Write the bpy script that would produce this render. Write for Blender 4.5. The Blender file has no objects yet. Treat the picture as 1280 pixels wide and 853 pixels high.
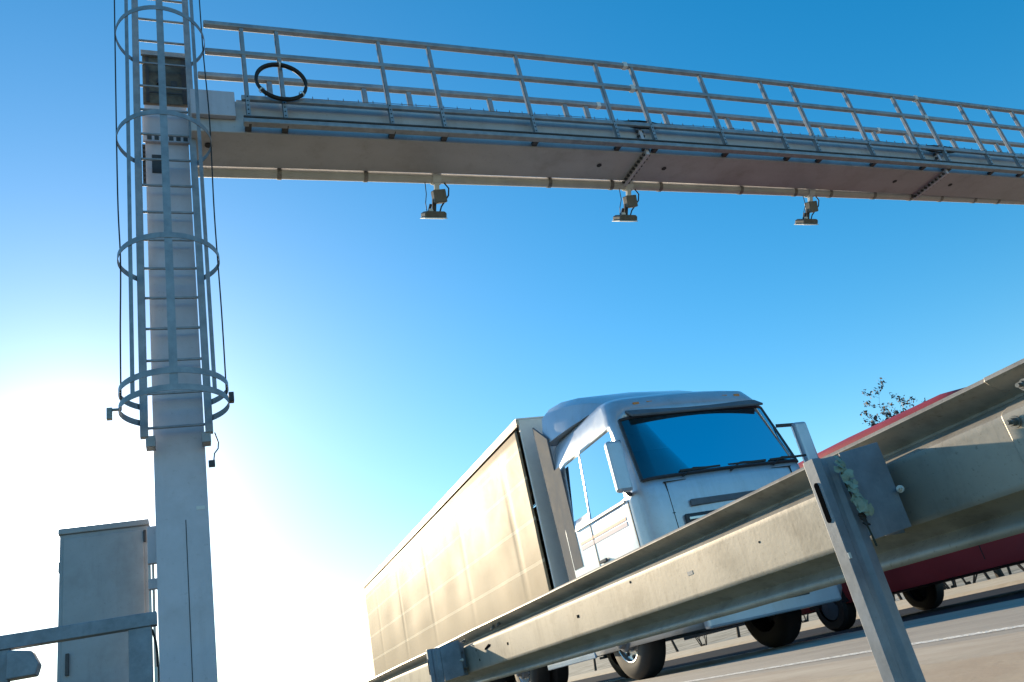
import bpy, bmesh, math, random
from mathutils import Vector, Matrix, noise
R = math.radians
sc = bpy.context.scene
col = sc.collection

# ------------------------------------------------------------------ camera
H = 0.20
cam_d = bpy.data.cameras.new('camera')
cam = bpy.data.objects.new('camera', cam_d)
col.objects.link(cam)
r_ = Vector((0.9211412, -0.33065616, -0.20534213))
u_ = Vector((0.0399414, -0.44447657, 0.89489958))
f_ = Vector((0.38717383, 0.83253053, 0.39621881))
M = Matrix((r_, u_, -f_)).transposed().to_4x4()
M.translation = Vector((0, 0, H))
cam.matrix_world = M
cam_d.sensor_width = 36
cam_d.lens = 988.3 / 1280 * 36
cam_d.clip_start = 0.05
cam_d.clip_end = 8000
sc.camera = cam

# ------------------------------------------------------------------ sky, sun, exposure
SUN_AZ, SUN_EL = -6.78, 15.3        # azimuth measured from +Y towards +X
w = bpy.data.worlds.new('World'); sc.world = w; w.use_nodes = True
nt = w.node_tree; nt.nodes.clear()
sky = nt.nodes.new('ShaderNodeTexSky'); sky.sky_type = 'NISHITA'; sky.sun_disc = False
sky.sun_elevation = R(SUN_EL); sky.sun_rotation = R(SUN_AZ)
sky.altitude = 0; sky.air_density = 1.0; sky.dust_density = 0.12; sky.ozone_density = 2.0
hs = nt.nodes.new('ShaderNodeHueSaturation'); hs.inputs['Saturation'].default_value = 1.6; hs.inputs['Hue'].default_value = 0.495
hs.inputs['Value'].default_value = 1.0
bg = nt.nodes.new('ShaderNodeBackground'); bg.inputs['Strength'].default_value = 0.133
wo = nt.nodes.new('ShaderNodeOutputWorld')
gm = nt.nodes.new('ShaderNodeGamma'); gm.inputs['Gamma'].default_value = 0.86
nt.links.new(sky.outputs[0], gm.inputs['Color']); nt.links.new(gm.outputs[0], hs.inputs['Color']); 
# forward-scattered glow of the air round the sun, a function of the angle to the sun only
def wm(op, a, b=None):
    n = nt.nodes.new('ShaderNodeMath'); n.operation = op
    for i, v in enumerate((a, b)):
        if v is None: continue
        if isinstance(v, (int, float)): n.inputs[i].default_value = v
        else: nt.links.new(v, n.inputs[i])
    return n.outputs[0]
wtc = nt.nodes.new('ShaderNodeTexCoord'); dot = nt.nodes.new('ShaderNodeVectorMath'); dot.operation = 'DOT_PRODUCT'
nt.links.new(wtc.outputs['Generated'], dot.inputs[0])
dot.inputs[1].default_value = (math.sin(R(SUN_AZ)) * math.cos(R(SUN_EL)), math.cos(R(SUN_AZ)) * math.cos(R(SUN_EL)), math.sin(R(SUN_EL)))
ang = wm('ARCCOSINE', wm('MINIMUM', dot.outputs['Value'], 0.99999))
g = wm('ADD', wm('ADD', wm('MULTIPLY', wm('EXPONENT', wm('MULTIPLY', ang, -1 / R(18))), 1.35), wm('MULTIPLY', wm('EXPONENT', wm('MULTIPLY', ang, -1 / R(8))), 1.4)), wm('MULTIPLY', wm('EXPONENT', wm('MULTIPLY', ang, -1 / R(2.2))), 40.0))
gc = nt.nodes.new('ShaderNodeVectorMath'); gc.operation = 'SCALE'; gc.inputs[0].default_value = (1.0, 0.97, 0.92); nt.links.new(g, gc.inputs['Scale'])
ad = nt.nodes.new('ShaderNodeVectorMath'); ad.operation = 'ADD'; nt.links.new(hs.outputs[0], ad.inputs[0]); nt.links.new(gc.outputs[0], ad.inputs[1])
nt.links.new(ad.outputs[0], bg.inputs['Color'])
nt.links.new(bg.outputs[0], wo.inputs['Surface'])
sd = bpy.data.lights.new('sun', 'SUN'); so = bpy.data.objects.new('sun', sd); col.objects.link(so)
sd.energy = 5.0; sd.angle = R(0.53); sd.color = (1.0, 0.81, 0.55)
sdir = Vector((math.sin(R(SUN_AZ)) * math.cos(R(SUN_EL)), math.cos(R(SUN_AZ)) * math.cos(R(SUN_EL)), math.sin(R(SUN_EL))))
so.rotation_euler = sdir.to_track_quat('Z', 'Y').to_euler()
sc.view_settings.view_transform = 'Standard'
sc.view_settings.look = 'None'
sc.view_settings.gamma = 1
sc.view_settings.exposure = 0.95

# ------------------------------------------------------------------ materials
def mat(name, c, rough=0.6, metal=0.0, var=0.12, scale=6.0, bump=0.0, bscale=40.0, c2=None, coat=0.0, stretch=None, spec=None, f0=0.35, f1=0.7, grime=0.0, gs=3.0, gcol=(0.09, 0.075, 0.06)):
    m = bpy.data.materials.new(name); m.use_nodes = True
    n = m.node_tree; b = n.nodes['Principled BSDF']
    tc = n.nodes.new('ShaderNodeTexCoord'); src = tc.outputs['Object']
    if stretch:
        mp = n.nodes.new('ShaderNodeMapping'); mp.inputs['Scale'].default_value = stretch
        n.links.new(src, mp.inputs['Vector']); src = mp.outputs[0]
    t = n.nodes.new('ShaderNodeTexNoise'); t.inputs['Scale'].default_value = scale; t.inputs['Detail'].default_value = 6
    t.inputs['Roughness'].default_value = 0.62
    n.links.new(src, t.inputs['Vector'])
    cr = n.nodes.new('ShaderNodeValToRGB')
    cr.color_ramp.elements[0].position = f0; cr.color_ramp.elements[1].position = f1
    if c2 is None:
        a = [x * (1 - var) for x in c]; z = [min(1, x * (1 + var)) for x in c]
    else: a, z = c, c2
    cr.color_ramp.elements[0].color = (*a, 1); cr.color_ramp.elements[1].color = (*z, 1)
    n.links.new(t.outputs['Fac'], cr.inputs[0]); n.links.new(cr.outputs[0], b.inputs['Base Color'])
    b.inputs['Roughness'].default_value = rough; b.inputs['Metallic'].default_value = metal
    if grime:
        # soiling: blotches and run-down streaks that belong to the surface
        src0 = b.inputs['Base Color'].links[0].from_socket
        for (sc_, st_, lo, hi, amt) in ((gs, (1, 1, 1), .50, .72, grime), (gs * 2.2, (1, 1, .10), .52, .70, grime * .8), (gs * 16, (1, 1, 1), .60, .66, grime * .9)):
            mp2 = n.nodes.new('ShaderNodeMapping'); mp2.inputs['Scale'].default_value = st_; mp2.inputs['Location'].default_value = (sc_, 2.3, 1.1)
            n.links.new(tc.outputs['Object'], mp2.inputs['Vector'])
            tn = n.nodes.new('ShaderNodeTexNoise'); tn.inputs['Scale'].default_value = sc_; tn.inputs['Detail'].default_value = 8; tn.inputs['Roughness'].default_value = .7
            n.links.new(mp2.outputs[0], tn.inputs['Vector'])
            mr2 = n.nodes.new('ShaderNodeMapRange'); mr2.inputs['From Min'].default_value = lo; mr2.inputs['From Max'].default_value = hi; mr2.inputs['To Max'].default_value = amt
            n.links.new(tn.outputs['Fac'], mr2.inputs[0])
            mxg = n.nodes.new('ShaderNodeMix'); mxg.data_type = 'RGBA'; n.links.new(mr2.outputs[0], mxg.inputs[0]); n.links.new(src0, mxg.inputs[6])
            mxg.inputs[7].default_value = (*gcol, 1); src0 = mxg.outputs[2]
        n.links.new(src0, b.inputs['Base Color'])
    if coat: b.inputs['Coat Weight'].default_value = coat
    if spec is not None: b.inputs['Specular IOR Level'].default_value = spec
    mr = n.nodes.new('ShaderNodeMapRange'); mr.inputs['To Min'].default_value = max(0.02, rough - 0.1); mr.inputs['To Max'].default_value = min(1, rough + 0.12)
    n.links.new(t.outputs['Fac'], mr.inputs[0]); n.links.new(mr.outputs[0], b.inputs['Roughness'])
    if bump:
        t2 = n.nodes.new('ShaderNodeTexNoise'); t2.inputs['Scale'].default_value = bscale; t2.inputs['Detail'].default_value = 5
        n.links.new(src, t2.inputs['Vector'])
        bp = n.nodes.new('ShaderNodeBump'); bp.inputs['Strength'].default_value = bump; bp.inputs['Distance'].default_value = 0.01
        n.links.new(t2.outputs['Fac'], bp.inputs['Height']); n.links.new(bp.outputs[0], b.inputs['Normal'])
    return m

GALV = mat('galvanised_steel', (0.31, 0.33, 0.36), 0.5, 0.35, 0.2, 9, 0.12, 60)
GALV_RAIL = mat('weathered_rail_steel', (0.345, 0.315, 0.275), 0.5, 0.28, 0.14, 3.5, 0.03, 60, c2=(0.43, 0.395, 0.35), grime=0.5, gs=5.0)
GALV_POST = mat('post_steel', (0.25, 0.28, 0.33), 0.55, 0.25, 0.18, 14, 0.03, 80, grime=0.35, gs=9.0, gcol=(0.12, 0.13, 0.14))
HOLE = mat('hole_black', (0.008, 0.008, 0.009), 1.0, spec=0.0)
PAINT_GREY = mat('grey_paint', (0.56, 0.54, 0.60), 0.5, 0.1, 0.09, 2.5, 0.04, 30, grime=0.22, gs=1.6, gcol=(0.2, 0.17, 0.15))
BEAM_GREY = mat('beam_paint', (0.49, 0.475, 0.485), 0.5, 0.1, 0.1, 1.6, 0.05, 20, stretch=(0.4, 1, 1), grime=0.28, gs=1.8, gcol=(0.16, 0.12, 0.09))
DARK_MET = mat('dark_metal', (0.06, 0.06, 0.065), 0.55, 0.3, 0.25, 10)
BLACK = mat('black_rubber', (0.018, 0.018, 0.02), 0.6, 0.0, 0.2, 20)
BOLT = mat('bolt_steel', (0.28, 0.26, 0.24), 0.45, 0.7, 0.3, 50)
DUCT = mat('duct_steel', (0.62, 0.60, 0.56), 0.45, 0.2, 0.1, 4)
WHITE = mat('white_paint', (0.70, 0.70, 0.68), 0.45, 0.0, 0.06, 5)
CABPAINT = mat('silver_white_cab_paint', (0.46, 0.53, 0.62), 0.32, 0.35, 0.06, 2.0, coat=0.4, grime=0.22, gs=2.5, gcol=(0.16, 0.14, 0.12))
GREYTRIM = mat('grey_plastic_trim', (0.12, 0.14, 0.17), 0.85, 0, 0.15, 6)
DARKTRIM = mat('dark_plastic_trim', (0.03, 0.035, 0.045), 0.5, 0, 0.15, 6)
CHROME = mat('bright_aluminium', (0.62, 0.62, 0.62), 0.3, 0.85, 0.08, 8)
REDP = mat('red_tarpaulin', (0.40, 0.04, 0.05), 0.45, 0, 0.1, 1.5)
REDCAB = mat('red_cab_paint', (0.45, 0.02, 0.03), 0.3, 0, 0.06, 2, coat=0.5)
BLUEDECAL = mat('blue_decal', (0.05, 0.07, 0.32), 0.4)
REDDECAL = mat('red_decal', (0.45, 0.08, 0.08), 0.4)
SEAT = mat('seat_fabric', (0.14, 0.15, 0.17), 0.9)
SKIRT = mat('blue_grey_skirt', (0.20, 0.34, 0.50), 0.35, 0.1, 0.1, 2, coat=0.3)
ORANGE = mat('orange_lens', (0.7, 0.22, 0.02), 0.3)
REDLENS = mat('red_lens', (0.5, 0.02, 0.02), 0.3)
BARK = mat('bark', (0.055, 0.042, 0.034), 0.9, 0, 0.4, 12, 0.5, 30)
LEAF = mat('dry_leaf', (0.035, 0.032, 0.045), 0.7, 0, 0.4, 8, c2=(0.09, 0.075, 0.06))
WEEDLEAF = mat('pale_leaf', (0.22, 0.28, 0.22), 0.75, 0, 0.2, 30, c2=(0.42, 0.48, 0.38))

def glass_mat(name, tint, rough=0.03, trans=0.75):
    m = bpy.data.materials.new(name); m.use_nodes = True
    n = m.node_tree; n.nodes.clear()
    o = n.nodes.new('ShaderNodeOutputMaterial'); g = n.nodes.new('ShaderNodeBsdfGlossy'); t = n.nodes.new('ShaderNodeBsdfTransparent')
    g.inputs['Roughness'].default_value = rough; g.inputs['Color'].default_value = (0.5, 0.72, 0.82, 1)
    t.inputs['Color'].default_value = (*tint, 1)
    fr = n.nodes.new('ShaderNodeFresnel'); fr.inputs['IOR'].default_value = 1.5
    mr = n.nodes.new('ShaderNodeMapRange'); mr.inputs['To Min'].default_value = 1 - trans; mr.inputs['To Max'].default_value = 1
    n.links.new(fr.outputs[0], mr.inputs[0])
    mx = n.nodes.new('ShaderNodeMixShader'); n.links.new(mr.outputs[0], mx.inputs[0])
    n.links.new(t.outputs[0], mx.inputs[1]); n.links.new(g.outputs[0], mx.inputs[2]); n.links.new(mx.outputs[0], o.inputs[0])
    return m
WSGLASS = glass_mat('windshield_glass', (0.42, 0.68, 0.78), 0.03, 0.85)
SIDEGLASS = glass_mat('side_glass', (0.45, 0.62, 0.68), 0.03, 0.8)

def curtain_mat(name, c, line, zs):
    """tarpaulin: lighter horizontal webbing bands woven into the sheet"""
    m = mat(name, c, 0.6, 0, 0.1, 0.9, 0.05, 14, spec=0.4, grime=0.3, gs=0.9, gcol=(0.13, 0.10, 0.07))
    n = m.node_tree; b = n.nodes['Principled BSDF']
    src = b.inputs['Base Color'].links[0].from_socket
    tc = n.nodes.new('ShaderNodeTexCoord'); sx = n.nodes.new('ShaderNodeSeparateXYZ'); n.links.new(tc.outputs['Object'], sx.inputs[0])
    acc = None
    for z in zs:
        s = n.nodes.new('ShaderNodeMath'); s.operation = 'SUBTRACT'; s.inputs[1].default_value = z; n.links.new(sx.outputs['Z'], s.inputs[0])
        a = n.nodes.new('ShaderNodeMath'); a.operation = 'ABSOLUTE'; n.links.new(s.outputs[0], a.inputs[0])
        l = n.nodes.new('ShaderNodeMath'); l.operation = 'LESS_THAN'; l.inputs[1].default_value = 0.026; n.links.new(a.outputs[0], l.inputs[0])
        if acc is None: acc = l.outputs[0]
        else:
            q = n.nodes.new('ShaderNodeMath'); q.operation = 'MAXIMUM'; n.links.new(acc, q.inputs[0]); n.links.new(l.outputs[0], q.inputs[1]); acc = q.outputs[0]
    mx = n.nodes.new('ShaderNodeMix'); mx.data_type = 'RGBA'
    n.links.new(acc, mx.inputs[0]); n.links.new(src, mx.inputs[6]); mx.inputs[7].default_value = (*line, 1)
    n.links.new(mx.outputs[2], b.inputs['Base Color'])
    return m
TARP = curtain_mat('beige_tarpaulin', (0.28, 0.198, 0.115), (0.52, 0.42, 0.29), (1.85, 2.48, 3.11, 3.58))

# ------------------------------------------------------------------ helpers
def origin_of(o):
    v = Vector((0, 0, 0))
    while o is not None: v += o.location; o = o.parent
    return v
class MB:
    def __init__(s): s.b = bmesh.new()
    def box(s, lo, hi):
        v = [s.b.verts.new((x, y, z)) for x in (lo[0], hi[0]) for y in (lo[1], hi[1]) for z in (lo[2], hi[2])]
        for f in ((0, 1, 3, 2), (4, 6, 7, 5), (0, 4, 5, 1), (2, 3, 7, 6), (0, 2, 6, 4), (1, 5, 7, 3)): s.b.faces.new([v[i] for i in f])
        return s
    def bar(s, p, q, a, b, up=(0, 0, 1)):
        """rectangular bar from p to q: a wide sideways, b along up"""
        p, q = Vector(p), Vector(q); d = (q - p).normalized(); up = Vector(up)
        sd_ = d.cross(up).normalized(); u2 = sd_.cross(d).normalized()
        rings = []
        for c in (p, q): rings.append([s.b.verts.new(c + sd_ * a / 2 * i + u2 * b / 2 * j) for i, j in ((-1, -1), (1, -1), (1, 1), (-1, 1))])
        for i in range(4): s.b.faces.new((rings[0][i], rings[0][(i + 1) % 4], rings[1][(i + 1) % 4], rings[1][i]))
        s.b.faces.new(rings[0][::-1]); s.b.faces.new(rings[1])
        return s
    def tube(s, pts, r, seg=8, closed=False, cap=True):
        pts = [Vector(p) for p in pts]; n = len(pts)
        rs = r if isinstance(r, (list, tuple)) else [r] * n
        rings = []; prev = None
        for i, p in enumerate(pts):
            if closed: d = (pts[(i + 1) % n] - pts[i - 1]).normalized()
            else: d = (pts[min(i + 1, n - 1)] - pts[max(i - 1, 0)]).normalized()
            if prev is None:
                a = Vector((0, 0, 1)) if abs(d.z) < 0.9 else Vector((1, 0, 0))
                x = d.cross(a).normalized()
            else: x = (prev - d * prev.dot(d)).normalized()
            prev = x; y = d.cross(x)
            rings.append([s.b.verts.new(p + (x * math.cos(t) + y * math.sin(t)) * rs[i]) for t in [2 * math.pi * k / seg for k in range(seg)]])
        for i in range(n if closed else n - 1):
            A, B = rings[i], rings[(i + 1) % n]
            for k in range(seg): s.b.faces.new((A[k], A[(k + 1) % seg], B[(k + 1) % seg], B[k]))
        if cap and not closed: s.b.faces.new(rings[0][::-1]); s.b.faces.new(rings[-1])
        return s
    def band(s, pts, wdt, th, up=(0, 0, 1), closed=False):
        """flat strip following pts: wdt along up, th across"""
        pts = [Vector(p) for p in pts]; n = len(pts); up = Vector(up); rings = []
        for i, p in enumerate(pts):
            d = (pts[(i + 1) % n if closed else min(i + 1, n - 1)] - pts[i - 1 if (closed or i) else 0]).normalized()
            x = d.cross(up).normalized()
            rings.append([s.b.verts.new(p + x * th / 2 * a + up * wdt / 2 * c) for a, c in ((-1, -1), (1, -1), (1, 1), (-1, 1))])
        for i in range(n if closed else n - 1):
            A, B = rings[i], rings[(i + 1) % n]
            for k in range(4): s.b.faces.new((A[k], A[(k + 1) % 4], B[(k + 1) % 4], B[k]))
        if not closed: s.b.faces.new(rings[0][::-1]); s.b.faces.new(rings[-1])
        return s
    def prism(s, prof, axis, a, b):
        """closed profile extruded along axis (0,1,2) from a to b; prof gives the two other coordinates in order"""
        def P(t, u, v):
            c = [u, v]; c.insert(axis, t); return c
        A = [s.b.verts.new(P(a, *p)) for p in prof]; B = [s.b.verts.new(P(b, *p)) for p in prof]; n = len(prof)
        for i in range(n): s.b.faces.new((A[i], A[(i + 1) % n], B[(i + 1) % n], B[i]))
        s.b.faces.new(A[::-1]); s.b.faces.new(B)
        return s
    def disc(s, c, axis, r, t, seg=12):
        c = Vector(c); a = Vector(axis).normalized()
        return s.tube([c - a * t / 2, c + a * t / 2], r, seg)
    def lathe(s, c, axis, prof, seg=28):
        """prof: list of (offset along axis, radius)"""
        c = Vector(c); a = Vector(axis).normalized()
        x = a.cross(Vector((0, 0, 1)) if abs(a.z) < .9 else Vector((1, 0, 0))).normalized(); y = a.cross(x)
        rings = [[s.b.verts.new(c + a * o + (x * math.cos(t) + y * math.sin(t)) * max(r, 1e-4)) for t in [2 * math.pi * k / seg for k in range(seg)]] for o, r in prof]
        for i in range(len(rings) - 1):
            for k in range(seg): s.b.faces.new((rings[i][k], rings[i][(k + 1) % seg], rings[i + 1][(k + 1) % seg], rings[i + 1][k]))
        return s
    def build(s, name, m, parent=None, smooth=False, bev=0.0, loc=None, ms=None):
        o0 = origin_of(parent)
        L = Vector(loc) if loc is not None else o0
        bmesh.ops.recalc_face_normals(s.b, faces=s.b.faces)
        for v in s.b.verts: v.co -= L
        me = bpy.data.meshes.new(name); s.b.to_mesh(me); s.b.free()
        me.materials.append(m)
        for x in (ms or []): me.materials.append(x)
        o = bpy.data.objects.new(name, me); col.objects.link(o)
        o.parent = parent; o.location = L - o0
        if smooth: 
            me.polygons.foreach_set('use_smooth', [True] * len(me.polygons))
            try: me.set_sharp_from_angle(angle=R(38))
            except Exception: pass
        if bev:
            b = o.modifiers.new('bevel', 'BEVEL'); b.width = bev; b.segments = 2; b.limit_method = 'ANGLE'; b.angle_limit = R(35)
        return o
def tag(o, label=None, cat=None, group=None, kind=None):
    if label: o['label'] = label
    if cat: o['category'] = cat
    if group: o['group'] = group
    if kind: o['kind'] = kind
    return o
def empty(name, loc, label, cat, group=None):
    o = bpy.data.objects.new(name, None); col.objects.link(o); o.location = loc; o.empty_display_size = 0.2
    return tag(o, label, cat, group)
def copy_tree(o, parent=None):
    c = o.copy(); col.objects.link(c); c.parent = parent
    for ch in [x for x in bpy.data.objects if x.parent == o]: copy_tree(ch, c)
    return c

# ------------------------------------------------------------------ ground and roads
def gz(x):
    P = [(-400, -0.9), (-6, -0.6), (-2, -0.35), (0.8, -0.28), (1.5, -0.25), (2.3, -0.01), (2.6, 0.0), (11.0, 0.0), (15.0, 0.035), (15.15, 0.10), (19.0, 0.24), (22, 0.28), (34, 1.0), (60, 3.2), (110, 6), (3000, 6)]
    for (a, za), (b, zb) in zip(P, P[1:]):
        if a <= x <= b: return za + (zb - za) * (x - a) / (b - a)
    return 6
def sheet(name, xs, ys, dz, m, kind='structure', jit=0.0, n=6):
    mb = MB(); g = []
    for x in xs:
        row = []
        for y in ys:
            j = noise.noise(Vector((x * .35, y * .35, 3.3))) * jit
            row.append(mb.b.verts.new((x, y, gz(x) + dz + j)))
        g.append(row)
    for i in range(len(xs) - 1):
        for k in range(len(ys) - 1): mb.b.faces.new((g[i][k], g[i + 1][k], g[i + 1][k + 1], g[i][k + 1]))
    o = mb.build(name, m, smooth=False); tag(o, kind=kind)
    for p in o.data.polygons:
        if p.normal.z < 0: p.flip()
    return o
def rng(a, b, n): return [a + (b - a) * i / n for i in range(n + 1)]
DRYGRASS = mat('dry_grass_ground', (0.10, 0.09, 0.06), 0.95, 0, 0.3, 0.7, 0.8, 9, c2=(0.42, 0.38, 0.31))
DARKGRASS = mat('short_grass', (0.035, 0.05, 0.02), 0.95, 0, 0.3, 3, 0.8, 20, c2=(0.09, 0.09, 0.045))
SAND = mat('sandy_verge', (0.40, 0.32, 0.22), 0.9, 0, 0.2, 3, 0.5, 30, c2=(0.52, 0.43, 0.31))
ROADL = mat('pale_worn_asphalt', (0.30, 0.265, 0.225), 0.8, 0, 0.1, 1.2, 0.35, 220, stretch=(3, .25, 1), c2=(0.42, 0.37, 0.31), f0=.3, f1=.75, grime=0.25, gs=1.2, gcol=(.10, .09, .08))
ROADD = mat('dark_asphalt', (0.024, 0.028, 0.036), 0.95, 0, 0.2, 1.3, 0.2, 200, stretch=(2, .3, 1), c2=(0.036, 0.04, 0.052), spec=0.03)
SHOULDER = mat('gravelly_shoulder', (0.36, 0.29, 0.225), 0.9, 0, 0.1, 2.2, 0.12, 60, c2=(0.48, 0.42, 0.34), stretch=(2, .6, 1), grime=0.22, gs=1.6, gcol=(.16, .13, .10))
LINEW = mat('worn_white_line', (0.38, 0.32, 0.26), 0.85, 0, 0.2, 26, 1.0, 60, c2=(0.82, 0.80, 0.74), f0=.40, f1=.52)
sheet('ground', [-3000, -400, -60, -6, -4, -2, -1, 0, .8, 1.5, 2.3, 2.6, 6, 11.5, 15, 15.15, 17, 19, 20.5, 22, 26, 30, 34, 45, 60, 80, 110, 400, 3000],
      [-3000, -400, -60, -20] + rng(-8, 80, 60) + [100, 150, 250, 500, 1000, 3000], -0.006, DRYGRASS)
sheet('verge', [15.0, 15.15, 16, 17, 18, 19.0], rng(-60, 300, 240), 0.004, SAND, jit=0.0)
sheet('shoulder', [1.5, 1.9, 2.3, 2.6, 2.95], rng(-40, 120, 100), 0.0012, SHOULDER)
sheet('road', [2.95, 5, 7.15], [-300, -60, 0, 60, 200, 600], 0.0, ROADL)
sheet('far_road', [7.15, 9, 11.5, 15.0], [-300, -60, 0, 60, 200, 600], 0.0, ROADD)
# lane line (raised thermoplastic), edge lines
def line(x, wdt, y0=-60, y1=300):
    o = sheet('lane_line', [x - wdt / 2, x + wdt / 2], rng(y0, y1, 20), 0.0015, LINEW); return o
sheet('grass_slope', [-40, -6, -2, 0, .8, 1.5, 1.95], rng(-40, 120, 60), 0.002, DARKGRASS)
line(3.28, .14); line(10.9, .12)
for k in range(-3, 14): line(7.15, .12, -1 + k * 9.0, 2 + k * 9.0)

# ------------------------------------------------------------------ guardrail
# x measured at the back face of the beam: 1.62 (its road side is towards +X)
RX, RT = 1.62, 0.40 + H
def rail_profile():
    """(depth, drop) along the sheet from the top lip to the bottom lip"""
    return [(0.004, 0.0), (0.0, -0.008), (0.012, -0.018), (0.066, -0.040), (0.073, -0.047), (0.070, -0.055), (0.008, -0.083), (0.001, -0.089), (0.0, -0.095), (0.0, -0.102),
            (0.0, -0.228), (0.0, -0.235), (0.002, -0.241), (0.006, -0.243), (0.068, -0.266), (0.075, -0.274), (0.068, -0.283), (0.046, -0.297), (0.041, -0.304), (0.041, -0.321)]
def rail_segment(y0, y1, off, wob=0.0):
    mb = MB(); P = rail_profile(); n = 60; rows = []
    YS = [y0, y0 + .002, y0 + .006] + [y0 + (y1 - y0) * i / n for i in range(1, n)] + [y1 - .006, y1 - .002, y1]; n = len(YS) - 1
    for y in YS:
        j = ((noise.noise(Vector((y * .9, 7.1, 0))) * .005 + noise.noise(Vector((y * 4.1, 1.1, 0))) * .0018) if wob else 0)
        rows.append([mb.b.verts.new((RX + d + off + j * (1 - abs(z + .16) * 3), y, RT + z + (j * .6))) for d, z in P])
    for i in range(n):
        for k in range(len(P) - 1): mb.b.faces.new((rows[i][k], rows[i + 1][k], rows[i + 1][k + 1], rows[i][k + 1]))
    return mb
grail = empty('guardrail', (RX, 1.47, 0), 'long weathered steel crash barrier running along the near edge of the road', 'guardrail')
def fin(o, t=0.004):
    s = o.modifiers.new('thickness', 'SOLIDIFY'); s.thickness = t; s.offset = 0
    return o
for (a, b, off) in ((-2.9, 1.135, -0.0055), (1.03, 5.33, 0.0), (5.20, 9.45, 0.0055), (9.3, 13.6, 0.0), (13.4, 17.6, .0055), (17.5, 40, 0.0)):
    fin(rail_segment(a, b, off, 1).build('rail_beam', GALV_RAIL, grail, smooth=True))
def bolt(c, axis, parent, r=0.0085, name='bolt', m=None):
    c = Vector(c); a = Vector(axis).normalized()
    mb = MB(); mb.disc(c + a * .002, a, r * 1.55, .004, 16); mb.disc(c + a * .010, a, r, .014, 6); mb.disc(c + a * .021, a, r * .55, .012, 10)
    return mb.build(name, m or BOLT, parent, smooth=False)
CZ = RT - 0.158
for y0 in (1.10, 5.27, 9.38):
    yy = 1.061 if y0 < 2 else y0 - .04
    bolt((RX + .005, yy, RT - 0.047), (-1, 0, 0), grail)
    bolt((RX - .009, yy + .048, RT - 0.111), (-1, 0, 0), grail)
    bolt((RX - .009, yy, RT - 0.205), (-1, 0, 0), grail)
    bolt((RX - .009, yy + .048, RT - 0.225), (-1, 0, 0), grail)
# slots punched in the beam (dark recessed plates with a rim)
def rail_x(y, z):
    j = noise.noise(Vector((y * .9, 7.1, 0))) * .005 + noise.noise(Vector((y * 4.1, 1.1, 0))) * .0018
    return RX + j * (1 - abs(z - RT + .16) * 3) - .002
def slot(y, z, w_, h_, m):
    X_ = rail_x(y, z); mb = MB(); mb.box((X_ - .0008, y - w_ / 2, z - h_ / 2), (X_ + .001, y + w_ / 2, z + h_ / 2)); return mb.build('slot', m, grail)
for y, w_, h_, m in ((2.466, .034, .013, GALV_POST), (3.45, .022, .013, HOLE), (4.43, .024, .014, HOLE)): slot(y, CZ, w_, h_, m)
for y, dz_ in ((4.60, .030), (4.70, .034)): bolt((RX + .032, y, RT - dz_), (-1, 0, -.8), grail, .010)
mb = MB(); mb.prism([(4.72, RT - .128), (4.76, RT - .120), (4.84, RT - .136), (4.85, RT - .144), (4.81, RT - .146), (4.74, RT - .138)], 0, rail_x(4.78, RT - .13) - .001, rail_x(4.78, RT - .13) + .001); mb.build('slot', HOLE, grail)
slot(4.98, CZ - .03, .016, .014, HOLE); slot(5.02, CZ + .03, .014, .012, HOLE); slot(2.9, CZ + .05, .01, .008, HOLE)
slot(2.05, CZ + .012, .006, .006, HOLE)

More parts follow.
